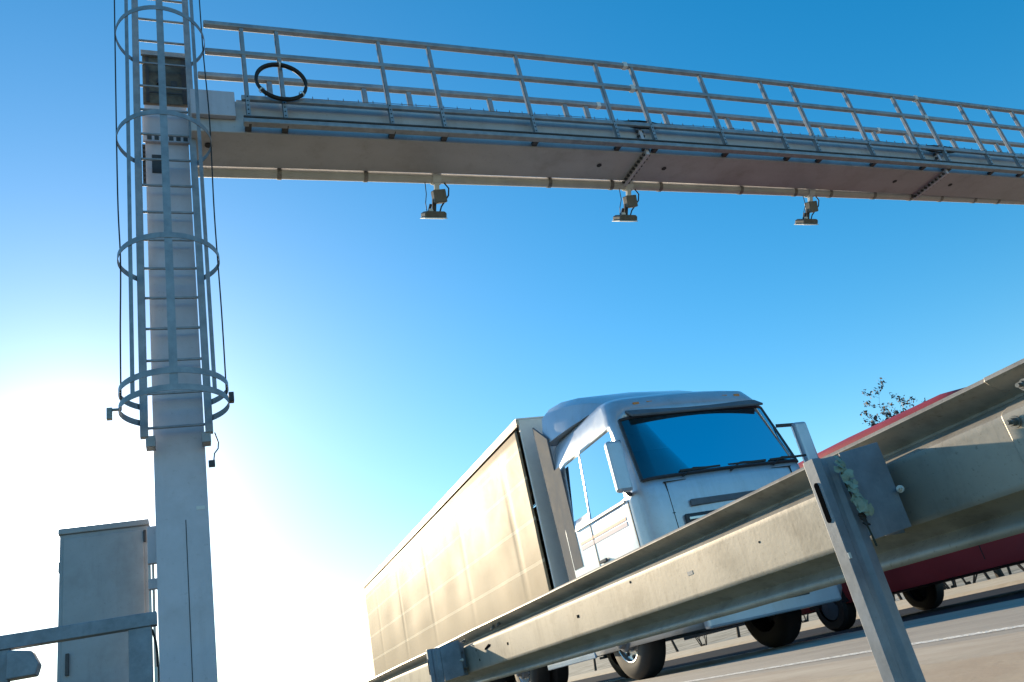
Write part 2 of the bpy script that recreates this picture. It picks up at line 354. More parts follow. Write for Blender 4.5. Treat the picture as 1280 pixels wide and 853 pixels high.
def guard_post(y):
    x0, x1 = RX - .259, RX - .177         # post
    yn, yf = y - .015, y + .020            # web is at the near side, flanges run back
    t = .005; zt = RT - .055
    mb = MB()
    # sigma-shaped sheet profile in plan: left flange, web with a central fold, right flange
    P = [(x0, yf), (x0, yn), (x0 + .024, yn), (x0 + .034, yn + .010), (x1 - .034, yn + .010), (x1 - .024, yn), (x1, yn), (x1, yf)]
    Q = [(x1 - t, yf), (x1 - t, yn + t), (x1 - .022, yn + t), (x1 - .032, yn + .010 + t), (x0 + .032, yn + .010 + t), (x0 + .022, yn + t), (x0 + t, yn + t), (x0 + t, yf)]
    mb.prism(P + Q, 2, gz(x0) - .3, zt)
    o = mb.build('post', GALV_POST, grail, bev=.0012)
    s = MB(); yc = (yn + yf) / 2                       # long slot in the left flange
    n_ = 8; pr = []
    for k in range(n_ + 1): a = math.pi * k / n_; pr.append((yc + .0075 * math.cos(a), zt - .062 + .0075 * math.sin(a)))
    for k in range(n_ + 1): a = math.pi + math.pi * k / n_; pr.append((yc + .0075 * math.cos(a), zt - .142 + .0075 * math.sin(a)))
    s.prism(pr, 0, x0 - .0012, x0 - .0002); s.build('post_slot', HOLE, grail)
    # spacer: folded plate hung between the post and the rail
    sx0, sx1 = x1 + .001, RX - .048
    m2 = MB(); zb = zt - .205
    A = [(sx0, zt + .004), (sx1 + .003, zt + .020), (sx1 + .003, zb + .014), (sx0 + .004, zb)]
    t2 = .004
    # front sheet, with a side return at each end
    f = [m2.b.verts.new((x, yn - .004, z)) for x, z in A]; g = [m2.b.verts.new((x, yn, z)) for x, z in A]
    m2.b.faces.new(f); m2.b.faces.new(g[::-1])
    for k in range(4): m2.b.faces.new((f[k], g[k], g[(k + 1) % 4], f[(k + 1) % 4]))
    m2.box((sx0, yn, zb + .01), (sx0 + t2, yf + .03, zt)); m2.box((sx1 + .0, yn, zb + .02), (sx1 + t2, yf + .03, zt))
    m2.box((sx1 - .01, yf + .031, zb + .01), (RX + .004, yf + .036, zt + .012))
    m2.build('spacer', GALV_POST, grail, bev=.0015)
    b = bolt((sx1 + .006, yn - .012, (zt + zb) / 2 + .0), (-1, -.6, 0), grail, .0058, m=WHITE)
    mb = MB(); mb.box((x0 - .001, yn - .0035, zt - .235), (x0 + .006, yn - .001, zt - .222)); mb.build('clip', WHITE, grail)
    return o
for y in (-2.3, 1.455, 5.22, 8.98, 12.7, 16.5, 20.2): guard_post(y)

# pale weed wedged between the post and the spacer
weed = empty('weed', (RX - .175, 1.42, RT - .09), 'pale green leafy weed wedged between the barrier post and its spacer plate', 'weed')
rnd = random.Random(5)
mb = MB(); x = RX - .200
stem_pts = [(x + .022, 1.430, RT - .275), (x + .016, 1.427, RT - .235), (x + .004, 1.424, RT - .19), (x - .006, 1.423, RT - .13), (x - .003, 1.424, RT - .08)]
mb.tube(stem_pts, [.0025, .0022, .002, .002, .0015], 6); mb.build('stem', mat('weed_stem', (.04, .05, .04), .8), weed)
def weed_leaf(c, n_, size, parent):
    mb = MB(); n_ = Vector(n_).normalized(); a = n_.cross(Vector((rnd.uniform(-1, 1), rnd.uniform(-1, 1), rnd.uniform(-1, 1)))).normalized(); b = n_.cross(a)
    c = Vector(c); ctr = mb.b.verts.new(c + n_ * size * .25); ring = []
    for k in range(10):
        t = 2 * math.pi * k / 10; rr = size * (1 + .16 * math.sin(3 * t + size * 900)) * (0.82 if k % 2 else 1)
        ring.append(mb.b.verts.new(c + (a * math.cos(t) + b * math.sin(t)) * rr))
    for k in range(10): mb.b.faces.new((ctr, ring[k], ring[(k + 1) % 10]))
    mb.build('leaf', WEEDLEAF, parent, smooth=True)
for i in range(34):
    t = i / 33; z = RT - .075 - .125 * t
    weed_leaf((x - .012 + .026 * t + rnd.uniform(-.011, .011), 1.421 - rnd.uniform(0, .012), z + rnd.uniform(-.007, .007)),
              (rnd.uniform(-.7, .5), -1, rnd.uniform(-.5, .8)), rnd.uniform(.008, .0145), weed)
mb = MB()
for i in range(14):
    p = Vector((x + .010 + rnd.uniform(-.008, .008), 1.428, RT - .208 + rnd.uniform(-.014, .01)))
    mb.tube([p, p + Vector((rnd.uniform(-.01, .01), -.006, rnd.uniform(-.012, .01)))], [.0045, .002], 5)
mb.build('withered_leaf', mat('withered', (.05, .045, .045), .9), weed)

# ------------------------------------------------------------------ gantry
PX, PW, PY = -0.02, 0.40, 6.72          # column centre x, width, front face y
PXc = -0.02
gan = empty('toll_gantry', (PX, PY + .2, 0), 'grey steel toll gantry spanning the road with caged ladder and railed walkway', 'gantry')
def col_box(name, m, x0, x1, y0, y1, z0, z1, parent=gan, bev=.006):
    mb = MB(); mb.box((x0, y0, z0), (x1, y1, z1)); return mb.build(name, m, parent, bev=bev)
XL, XR = -.232, .160
colm = col_box('column', PAINT_GREY, XL, XR, PY, PY + .42, -0.2, 5.98 + H)
mb = MB(); mb.box((PX + .005, PY - .0025, 0.0), (PX + .011, PY - .0005, 1.95)); mb.build('seam', DARK_MET, colm)
mb = MB(); mb.box((PX + .09, PY - .003, 1.82 + H - .0), (PX + .155, PY - .0005, 1.85 + H)); mb.build('rating_plate', WHITE, colm)
col_box('foot_plate', PAINT_GREY, XL - .12, XR + .12, PY - .12, PY + .54, -.05, 0.02, colm)
# head of the column: collar, comb of cable glands, service slot
col_box('collar', PAINT_GREY, XL - .02, XR + .02, PY - .03, PY + .0, 5.50 + H, 5.86 + H, colm)
mb = MB()
for k in range(6): mb.box((XL + .02 + k * .065, PY - .036, 5.52 + H), (XL + .06 + k * .065, PY - .0305, 5.565 + H))
mb.build('cable_gland', DARK_MET, colm)
col_box('service_opening', DARK_MET, XL + .055, XL + .155, PY - .006, PY - .0005, 5.14 + H, 5.36 + H, colm)
mb = MB()
for k in range(9): mb.box((XL - .028, PY + .01, 5.02 + H + k * .055), (XL - .001, PY + .05, 5.05 + H + k * .055))
mb.build('cable_gland', DARK_MET, colm)
# platform hatch above the column, dark underside
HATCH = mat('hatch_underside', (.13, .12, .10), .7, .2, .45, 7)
hx0, hx1 = PX - .22, PX + .21
hat = MB(); hat.box((hx0, PY - .02, 5.99 + H), (hx1, PY + .02, 6.62 + H)); hatch = hat.build('junction_cabinet', HATCH, gan, bev=.004)
mb = MB(); mb.box((hx0 - .01, PY - .05, 6.60 + H), (hx1 + .01, PY - .021, 6.66 + H)); mb.build('edge_strip', GALV, hatch)
mb = MB(); mb.box((hx1 - .065, PY - .028, 6.0 + H), (hx1 - .02, PY - .021, 6.6 + H)); mb.box((hx0 + .03, PY - .028, 6.0 + H), (hx0 + .06, PY - .021, 6.6 + H))
mb.box((hx0 + .03, PY - .026, 6.12 + H), (hx1 - .03, PY - .021, 6.14 + H)); mb.build('panel_frame', DARK_MET, hatch)
mb = MB(); mb.box((hx0 + .13, PY - .05, 6.23 + H), (hx0 + .19, PY - .021, 6.29 + H)); mb.box((hx1 - .17, PY - .05, 6.2 + H), (hx1 - .11, PY - .021, 6.27 + H)); mb.build('gland_box', DARK_MET, hatch)
# beam
def camb(x): return .055 - .055 * ((x - 6.5) / 6.2) ** 2 if x > -.5 else 0
BYn, BYf, BZb, BZt = 6.45, 6.99, 5.46 + H, 5.86 + H
def along(prof, xs, cz=camb):
    """closed (y,z) profile swept along x with the beam's camber"""
    mb = MB(); rings = [[mb.b.verts.new((x, y, z + cz(x))) for y, z in prof] for x in xs]; n = len(prof)
    for A, B in zip(rings, rings[1:]):
        for k in range(n): mb.b.faces.new((A[k], A[(k + 1) % n], B[(k + 1) % n], B[k]))
    mb.b.faces.new(rings[0][::-1]); mb.b.faces.new(rings[-1])
    return mb
def rect(y0, y1, z0, z1): return [(y0, z0), (y1, z0), (y1, z1), (y0, z1)]
SPL = [5.30, 10.40, 15.5]
XE = 21.6
edges = [0.18] + SPL + [XE]
for a, b in zip(edges, edges[1:]):
    bo = along(rect(BYn, BYf, BZb, BZt), rng(a + .004, b - .004, 8)).build('beam_section', BEAM_GREY, gan, bev=.008)
    for q in (a + (b - a) * .86, a + .42) if a > 1 else (a + (b - a) * .9,):   # drain holes
        mb = MB(); zz = BZb + camb(q) - .004
        mb.disc((q, BYn + .26, zz), (0, 0, 1), .032, .006, 14); mb.build('drain_hole', BLACK, bo)
for sx in SPL:
    c = camb(sx)
    mb = MB()
    mb.box((sx - .022, BYn - .055, BZb - .055 + c), (sx + .022, BYf + .05, BZb - .001 + c))
    mb.box((sx - .022, BYn - .055, BZb + c), (sx + .022, BYn - .001, BZt + .03 + c))
    fl = mb.build('splice_flange', PAINT_GREY, gan, bev=.003)
    mb = MB()
    for k in range(9):
        y = BYn - .01 + k * .068
        mb.disc((sx - .035, y, BZb - .03 + c), (1, 0, 0), .017, .03, 6); mb.disc((sx + .035, y, BZb - .03 + c), (1, 0, 0), .017, .03, 6)
    for k in range(6):
        z = BZb + .03 + k * .07 + c
        mb.disc((sx - .035, BYn - .03, z), (1, 0, 0), .017, .03, 6); mb.disc((sx + .035, BYn - .03, z), (1, 0, 0), .017, .03, 6)
    tag(mb.build('bolt_row', DARK_MET, fl), kind='stuff')
# beam root box beside the column, with its bracket plate
br = MB(); br.box((.19, BYn - .06, 5.62 + H), (.60, BYn - .003, 5.93 + H)); br.build('root_plate', PAINT_GREY, gan, bev=.006)
mb = MB(); mb.disc((.34, BYn + .20, BZb - .008), (0, 0, 1), .035, .012, 12); mb.build('cable_gland', BLACK, gan)
# walkway deck on the beam and its brackets
along(rect(6.47, 7.10, BZt + .012, BZt + .035), rng(.62, XE, 20)).build('walkway_deck', GALV, gan)
RY = 6.35                                     # near railing plane
RBY = 7.12                                    # far railing plane
xs_r = rng(.66, XE, 24)
def rail_bar(name, y, z0, z1, th, xs, parent, m=GALV, bev=.006):
    return along(rect(y - th / 2, y + th / 2, z0 + H, z1 + H), xs).build(name, m, parent, bev=bev)
xs_t = rng(.35, XE, 24)
top = rail_bar('handrail', RY, 6.74, 6.80, .065, xs_t, gan, bev=.014)
rail_bar('middle_rail', RY, 6.368, 6.425, .055, xs_t, gan, bev=.012)
rail_bar('toe_rail', RY, 5.785, 5.84, .04, xs_r, gan)
rail_bar('lower_rail', RY - .01, 5.475, 5.53, .075, xs_r, gan)
rail_bar('lower_rail_flange', RY - .048, 5.53, 5.55, .02, xs_r, gan, DARK_MET)
rail_bar('far_handrail', RBY, 6.775, 6.84, .07, rng(.3, XE, 24), gan, bev=.014)
rail_bar('far_middle_rail', RBY, 6.40, 6.44, .05, rng(.3, XE, 24), gan, bev=.012) if False else None
pr = [.111, .1664, .3383, .4298, .6006, .7711, .8528, 1.0182, 1.1756, 1.2605, 1.4148, 1.565, 1.6458, 1.7875, 1.8879, 1.975, 2.14, 2.3, 2.45, 2.6, 2.75, 2.9, 3.05, 3.2, 3.35]
for i, q in enumerate(pr):
    x = q * (RY + .01) - .0; c = camb(x)
    mb = MB(); mb.box((x - .012, RY - .022, 5.53 + H + c), (x + .030, RY - .016, 6.745 + H + c)); mb.box((x - .012, RY - .022, 5.53 + H + c), (x - .006, RY + .022, 6.745 + H + c))
    p = mb.build('railing_post', GALV, gan, bev=.0015)
    mb = MB()
    for k in range(5): mb.disc((x + .010, RY - .0235, 5.60 + H + c + k * .055), (0, 1, 0), .008, .004, 8)
    mb.build('adjustment_holes', BLACK, p)
    mb = MB(); mb.box((x - .03, RY - .02, BZb - .03 + c + .045), (x + .03, BYn - .001, BZb + .055 + c)); mb.build('bracket', DARK_MET, p, bev=.002)
pb = [.1483, .301, .3783, .5273, .6778, .7226, .8979, 1.05, 1.1182, 1.30, 1.4516, 1.55, 1.70, 1.85, 2.0, 2.2, 2.4, 2.6, 2.8, 3.0]
for q in pb:
    x = q * (RBY + .0); c = camb(x)
    mb = MB(); mb.box((x - .030, RBY - .018, BZt + H * 0 + c), (x + .030, RBY - .012, 6.775 + H + c)); mb.box((x - .030, RBY - .018, BZt + c), (x - .024, RBY + .025, 6.775 + H + c))
    mb.build('railing_post', GALV, gan, bev=.0015)
# guide wire with little ties along the toe rail
mb = MB(); pts = [(x, 6.42, 5.93 + H + camb(x) + .006 * math.sin(x * 3.1)) for x in rng(.9, XE, 90)]
mb.tube(pts, .0035, 5)
for x in rng(.9, XE, 130): mb.box((x - .003, 6.417, 5.895 + H + camb(x)), (x + .003, 6.423, 5.955 + H + camb(x)))
mb.build('guide_wire', DARK_MET, gan)
# couplers on the rails at the splices
for sx in SPL:
    x = sx + .05; c = camb(x)
    for y, z in ((RY, 6.7725), (RY, 6.3975), (RBY, 6.8075)):
        mb = MB(); mb.box((x - .03, y - .036, z - .036 + H + c), (x + .03, y + .036, z + .036 + H + c)); mb.build('rail_coupler', WHITE, gan, bev=.004)
# cable duct slung on the far side, below the beam, with clamps
dy, dz = 7.07, 5.448 + H
def dcam(x): return .075 * (1 - math.exp(-max(0, x) / 4.0))
duct = along([(dy + .06 * math.cos(t), dz + .06 * math.sin(t)) for t in [2 * math.pi * k / 16 for k in range(16)]], rng(.18, XE, 24), dcam)
duct = duct.build('cable_duct', DUCT, gan, smooth=True)
for x in (1.05, 1.98, 2.78, 4.25, 5.12, 5.85, 7.15, 8.1, 8.75, 9.6, 10.35, 11.0, 11.75, 12.3, 13.2, 14.2, 15.2, 16.4, 17.6, 18.9, 20.2):
    mb = MB(); c = dcam(x); mb.lathe((x, dy, dz + c), (1, 0, 0), [(-.022, .06), (-.022, .068), (.022, .068), (.022, .06)], 16)
    mb.box((x - .018, dy - .075, dz + c + .03), (x + .018, dy + .02, dz + c + .075)); mb.build('clamp', BOLT, duct)
# far column across the road
c2 = col_box('column', PAINT_GREY, XE - .42, XE, PY, PY + .42, 0.0, BZb + camb(XE) - .002, gan)

# ladder
lad_y, lx0, lx1 = 6.60, -.322, .226
lad = MB(); lad.box((lx0, lad_y - .03, 2.42 + H), (lx0 + .06, lad_y + .03, 8.2 + H)); ladder = lad.build('ladder', GALV, gan, bev=.003)
mb = MB(); mb.box((lx1 - .06, lad_y - .03, 2.42 + H), (lx1, lad_y + .03, 8.2 + H)); mb.build('stile', GALV, ladder, bev=.003)
z = 2.50 + H
while z < 8.1 + H:
    mb = MB(); mb.bar((lx0 + .05, lad_y, z), (lx1 - .05, lad_y, z), .02, .02); mb.build('rung', GALV, ladder, bev=.004); z += .301
for z in (2.75, 4.1, 5.35):
    mb = MB(); mb.box((lx0 + .01, lad_y + .031, z + H), (lx0 + .045, PY + .1, z + .05 + H)); mb.box((lx1 - .045, lad_y + .031, z + H), (lx1 - .01, PY + .1, z + .05 + H)); mb.build('standoff', GALV, ladder)
# safety cage
cgx, cgy, cgr = -.052, 6.30, .40
cage = None
ca0 = math.asin(.24 / cgr)
def hoop_pts(z, r=cgr): 
    n_ = 44; return [(cgx + r * math.sin(t), cgy + r * math.cos(t), z) for t in [ca0 + (2 * math.pi - 2 * ca0) * k / n_ for k in range(n_ + 1)]]
for i, z in enumerate((2.55, 2.69, 3.90, 5.18, 6.44, 7.70)):
    mb = MB(); mb.band(hoop_pts(z + H), .05, .006)
    if cage is None: cage = mb.build('safety_cage', GALV, gan)
    else: mb.build('hoop', GALV, cage)
for ang in (180, 180 - 47, 180 + 47):
    a = R(ang); r = cgr - .006; x, y = cgx + r * math.sin(a), cgy + r * math.cos(a)
    tx, ty = math.cos(a), -math.sin(a)
    mb = MB(); w_ = .030 if ang == 180 else .021
    mb.bar((x, y, 2.53 + H), (x, y, 7.72 + H), w_ * 2, .005, up=(math.sin(a), math.cos(a), 0)); mb.build('cage_strap', GALV, cage)
# bottom gate of the cage: floor ring lugs
mb = MB(); mb.box((lx0 + .04, lad_y - .02, 2.34 + H), (lx0 + .11, lad_y + .1, 2.43 + H)); mb.build('lug', GALV, cage, bev=.003)
mb = MB(); mb.box((lx1 - .09, lad_y - .02, 2.34 + H), (lx1 - .02, lad_y + .1, 2.43 + H)); mb.build('lug', GALV, cage, bev=.003)
mb = MB(); mb.box((cgx - .485, cgy - .02, 2.48 + H), (cgx - .445, cgy + .02, 2.575 + H)); mb.bar((cgx - .45, cgy, 2.56 + H), (cgx - .40, cgy, 2.56 + H), .02, .02)
padlock = mb.build('latch_box', BOLT, cage, bev=.004)
mb = MB(); mb.box((cgx + .40, cgy - .03, 2.56 + H), (cgx + .44, cgy + .03, 2.64 + H)); mb.build('latch', DARK_MET, cage, bev=.004)
mb = MB(); mb.tube([(lx1 + .01, lad_y, 2.42 + H), (lx1 + .035, lad_y, 2.33 + H), (lx1 + .03, lad_y, 2.28 + H), (lx1 + .0, lad_y, 2.24 + H), (lx1 - .01, lad_y, 2.17 + H)], .006, 6)
mb.box((lx1 - .05, lad_y - .02, 2.13 + H), (lx1 + .0, lad_y + .02, 2.18 + H)); mb.build('chain', DARK_MET, cage)

# cables beside the cage and the coil on the railing
def cable(name, pts, r, label, cat='cable'):
    P = [Vector(p) for p in pts]; out = []
    for i in range(len(P) - 1):
        p0, p1, p2, p3 = P[max(i - 1, 0)], P[i], P[i + 1], P[min(i + 2, len(P) - 1)]
        for k in range(6):
            t = k / 6; out.append(.5 * ((2 * p1) + (p2 - p0) * t + (2 * p0 - 5 * p1 + 4 * p2 - p3) * t * t + (3 * p1 - p0 - 3 * p2 + p3) * t ** 3))
    out.append(P[-1])
    mb = MB(); mb.tube(out, r, 8); return tag(mb.build(name, BLACK, smooth=True, loc=P[-1]), label, cat)
cable('hanging_cable', [(cgx - .41, cgy, 7.70 + H), (cgx - .405, cgy, 6.4 + H), (cgx - .395, cgy, 4.6 + H), (cgx - .378, cgy, 3.9 + H), (cgx - .385, cgy, 3.2 + H), (cgx - .385, cgy, 2.55 + H)], .006, 'thin black cable running down the left side of the ladder cage')
cable('hanging_cable', [(cgx + .385, cgy + .1, 7.70 + H), (cgx + .385, cgy + .06, 6.44 + H), (cgx + .40, cgy + .02, 5.5 + H), (cgx + .385, cgy, 4.4 + H), (cgx + .39, cgy, 3.4 + H), (cgx + .385, cgy, 2.62 + H)], .006, 'thin black cable running down the right side of the ladder cage')
mb = MB(); cc = Vector((.168 * 6.28, 6.28, .957 * 6.28 + H)); rr = random.Random(3)
pts = []
for k in range(5 * 40):
    t = 2 * math.pi * k / 40; q = int(k / 40)
    pts.append(cc + Vector(((.245 + .010 * math.sin(q * 2.1 + 1)) * math.cos(t), .014 * math.sin(q * 1.7 + t * .3) + .012 * math.cos(t), (.225 + .010 * math.cos(q * 1.9)) * math.sin(t))))
mb.tube(pts, .0085, 8)
coil = tag(mb.build('cable_coil', BLACK, smooth=True, loc=cc - Vector((0, 0, .2))), 'black coil of cable hanging on the walkway railing near the ladder', 'cable coil')
for a in (90, 215, 320):
    mb = MB(); p = cc + Vector((.245 * math.cos(R(a)), 0, .225 * math.sin(R(a)))); mb.lathe(p, (-math.sin(R(a)), 0, math.cos(R(a))), [(-.008, .032), (.008, .032)], 10); mb.build('tie', DUCT, coil)
mb = MB(); c0 = Vector((5.33, 6.34, 5.83 + H + .06))
pts = [c0 + Vector((.28 * math.cos(t), .03, .055 * math.sin(t))) for t in [2 * math.pi * k / 36 for k in range(36 * 3)]]
mb.tube(pts, .011, 6); tag(mb.build('cable_coil', BLACK, smooth=True, loc=c0), 'flat black cable loop lying on the toe rail above the first beam joint', 'cable coil')
mb = MB(); c0 = Vector((10.45, 6.34, 5.80 + H + .06))
pts = [c0 + Vector((.34 * math.cos(t), .03, .06 * math.sin(t))) for t in [2 * math.pi * k / 36 for k in range(36 * 3)]]
mb.tube(pts, .011, 6); tag(mb.build('cable_coil', BLACK, smooth=True, loc=c0), 'flat black cable loop on the toe rail above the far beam joint', 'cable coil')

# ------------------------------------------------------------------ sensors hanging under the duct
def tilt(mb, y0, z0, a=R(33)):
    for v in mb.b.verts:
        y, z = v.co.y - y0, v.co.z - z0
        v.co.y = y0 + y * math.cos(a) - z * math.sin(a); v.co.z = z0 + y * math.sin(a) + z * math.cos(a)
def sensor(x, label):
    c = dcam(x); zt = dz + c - .058; o = empty('scanner', (x, dy, zt), label, 'sensor', 'scanners hanging under the gantry')
    X = x - .02
    mb = MB(); mb.lathe((X + .02, dy, dz + c), (1, 0, 0), [(-.05, .0685), (-.05, .076), (.05, .076), (.05, .0685)], 16); mb.build('pipe_clamp', WHITE, o)
    mb = MB(); mb.bar((X + .02, dy, zt + .01), (X + .03, dy + .09, zt - .16), .055, .05, up=(0, 1, 0)); mb.build('arm', WHITE, o, bev=.006)
    mb = MB(); mb.bar((X + .045, dy + .06, zt - .06), (X + .065, dy + .12, zt - .20), .155, .10, up=(0, 1, 0)); mb.build('motor_housing', HOUS, o, bev=.012)
    mb = MB(); mb.bar((X - .0, dy + .12, zt - .15), (X - .01, dy + .22, zt - .33), .045, .045, up=(0, 1, 0)); mb.bar((X - .045, dy + .14, zt - .2), (X - .075, dy + .22, zt - .31), .03, .03, up=(0, 1, 0)); mb.build('bracket', DARK_MET, o, bev=.004)
    mb = MB(); mb.box((X - .075, dy + .15, zt - .29), (X - .025, dy + .22, zt - .255)); mb.build('bracket_tip', WHITE, o, bev=.004)
    zb = zt - .37
    mb = MB(); P = [(X - .135, zb), (X + .125, zb), (X + .125, zb + .05), (X + .10, zb + .07), (X - .10, zb + .07), (X - .135, zb + .05)]
    mb.prism([(p[0], p[1]) for p in P], 1, dy + .16, dy + .34); tilt(mb, dy + .16, zb); h_ = mb.build('scanner_head', DUCT, o, bev=.008)
    h_.data.materials[0] = HOUS
    mb = MB(); mb.box((X - .142, dy + .152, zb - .014), (X + .13, dy + .348, zb - .001)); tilt(mb, dy + .16, zb); mb.build('window_plate', WHITE, h_, bev=.003)
    mb = MB(); mb.tube([(X - .115, dy, zt + .01), (X - .12, dy + .02, zt - .15), (X - .12, dy + .1, zt - .22), (X - .09, dy + .19, zb + .09), (X - .08, dy + .22, zb + .06)], .005, 6, cap=True); mb.build('wire', BLACK, o)
    mb = MB(); mb.tube([(X + .11, dy, zt + .01), (X + .165, dy + .02, zt - .06), (X + .16, dy + .06, zt - .13), (X + .085, dy + .16, zt - .22), (X + .06, dy + .2, zt - .29), (X + .06, dy + .24, zb + .06)], .009, 6); mb.build('wire', BLACK, o)
    return o
HOUS = mat('scanner_housing', (.16, .145, .12), .55, .2, .3, 12)
sensor(2.80, 'small scanner hanging under the gantry, nearest to the ladder column')
sensor(5.37, 'small scanner hanging under the gantry below the first bolted beam joint')
sensor(8.38, 'small scanner hanging under the gantry, farthest out over the road')

# ------------------------------------------------------------------ cabinet and barrier left of the column
cb = empty('equipment_cabinet', (-.62, 7.3, 0), 'tall grey steel equipment cabinet standing left of the gantry column', 'cabinet')
CABG = mat('cabinet_paint', (.34, .37, .41), .55, .1, .1, 3, grime=.25, gs=3)
x0, x1, y0, y1, zt = -.965, -.315, 7.30, 7.75, 1.945 + H
mb = MB(); mb.box((x0, y0, -.3), (x1, y1, zt - .05)); body = mb.build('body', CABG, cb, bev=.006)
mb = MB(); mb.box((x0 - .012, y0 - .02, zt - .049), (x1 + .012, y1 + .02, zt)); mb.build('roof', CABG, cb, bev=.006)
mb = MB(); mb.box((x0 + .03, y0 - .016, .15), (x1 - .03, y0 - .001, zt - .09)); dr = mb.build('door', CABG, cb, bev=.005)
mb = MB(); mb.box((x0 + .06, y0 - .05, 1.0), (x0 + .085, y0 - .0165, 1.16)); mb.build('handle', DARK_MET, dr, bev=.003)
mb = MB()
for z in (.3, 1.1, 1.95): mb.tube([(x1 - .02, y0 - .022, z), (x1 - .02, y0 - .022, z + .1)], .011, 8)
mb.build('hinge', DARK_MET, dr)
mb = MB(); mb.box((x0 - .02, y0 + .1, 1.62 + H), (x0 - .001, y0 + .16, 1.70 + H)); mb.build('lug', DARK_MET, body)
# clamp bracket and conduit between cabinet and column
mb = MB(); mb.box((-.305, 6.98, 1.50 + H), (-.236, 7.04, 1.80 + H)); mb.box((-.305, 6.98, 1.30 + H), (-.236, 7.04, 1.38 + H)); mb.build('side_bracket', PAINT_GREY, gan, bev=.004)
for k, x in enumerate((-.298, -.272)):
    mb = MB(); mb.tube([(x, 7.12, -.1), (x, 7.12, 1.62 + H)], .010, 8); mb.build('conduit', WHITE if k == 0 else DUCT, gan, smooth=True)

hb = empty('protective_barrier', (-.35, 5.2, 0), 'low grey steel protective barrier in front of the equipment cabinet', 'barrier')
hz = .835 + H
mb = MB(); mb.box((-2.2, 5.17, hz - .075), (-.185, 5.25, hz)); mb.build('top_rail', GALV_POST, hb, bev=.004)
for x in (-.335, -1.03, -1.9):
    mb = MB(); mb.box((x, 5.18, -.3), (x + .12, 5.24, hz - .076)); mb.build('post', GALV_POST, hb, bev=.004)
mb = MB(); mb.box((-.205, 5.2, .2), (-.19, 5.26, hz - .3)); mb.build('conduit', DUCT, hb)
jb = MB(); P = [(-.915, .60 + H), (-.78, .60 + H), (-.765, .655 + H), (-.80, .725 + H), (-.90, .745 + H), (-.915, .74 + H)]
jb.prism(P, 1, 5.13, 5.25); jo = tag(jb.build('lamp_housing', GALV_POST, bev=.006, loc=(-.85, 5.2, .6 + H)), 'small grey box fixed to the end post of the protective barrier', 'housing')
cable('loose_cable', [(-.30, 5.27, hz - .1), (-.24, 5.28, hz - .06), (-.205, 5.28, hz - .12), (-.19, 5.28, hz - .25), (-.19, 5.28, hz - .5), (-.19, 5.28, .1)], .007, 'thin dark cable dropping from the protective barrier rail beside the column')

# ------------------------------------------------------------------ trucks
def wheel(px, py, parent, side, dual=False, tw=.30, r=.50):
    """side -1: outer face towards -X"""
    s = side; c = Vector((px, py, r))
    ax = (s, 0, 0)
    rim = [(.0, .05), (.0, .12), (.06, .13), (.075, .09), (.075, .02)]
    hub = MB()
    hub.lathe(c, ax, [(-.05, .16), (.045, .16), (.055, .12), (.11, .11), (.12, .08), (.12, .001)], 20)
    w0 = hub.build('wheel', GREYTRIM, parent, smooth=True)
    mb = MB(); t = tw / 2
    mb.lathe(c - Vector((s * t, 0, 0)) , ax, [(-t, .29), (-t, .33), (-t - .005, .42), (-t + .03, .485), (-t + .06, .5), (t - .06, .5), (t - .03, .485), (t + .005, .42), (t, .33), (t, .29), (t - .05, .285), (-t + .05, .285), (-t, .29)], 40)
    if dual:
        mb.lathe(c - Vector((s * (t * 3 + .03), 0, 0)), ax, [(-t, .29), (-t, .42), (-t + .06, .5), (t - .06, .5), (t, .42), (t, .29)], 32)
    mb.build('tyre', BLACK, w0, smooth=True)
    mb = MB()
    mb.lathe(c, ax, [(-.03, .30), (.0, .295), (-.005, .28), (-.05, .265), (-.06, .2), (-.045, .15), (-.05, .13)] if not dual else [(-.03, .30), (.0, .295), (-.02, .28), (-.14, .26), (-.15, .2), (-.10, .15), (-.09, .13)], 32)
    d = -.045 if not dual else -.09
    for k in range(10):
        a = 2 * math.pi * k / 10
        mb.disc(c + Vector((s * (d + .03), .165 * math.cos(a), .165 * math.sin(a))), ax, .016, .05, 6)
    mb.build('rim', CHROME, w0, smooth=True)
    mb = MB()
    for k in range(10):
        a = 2 * math.pi * (k + .5) / 10
        mb.disc(c + Vector((s * (-.052 if not dual else -.143), .232 * math.cos(a), .232 * math.sin(a))), ax, .026, .02, 10)
    mb.build('vent_holes', BLACK, w0)

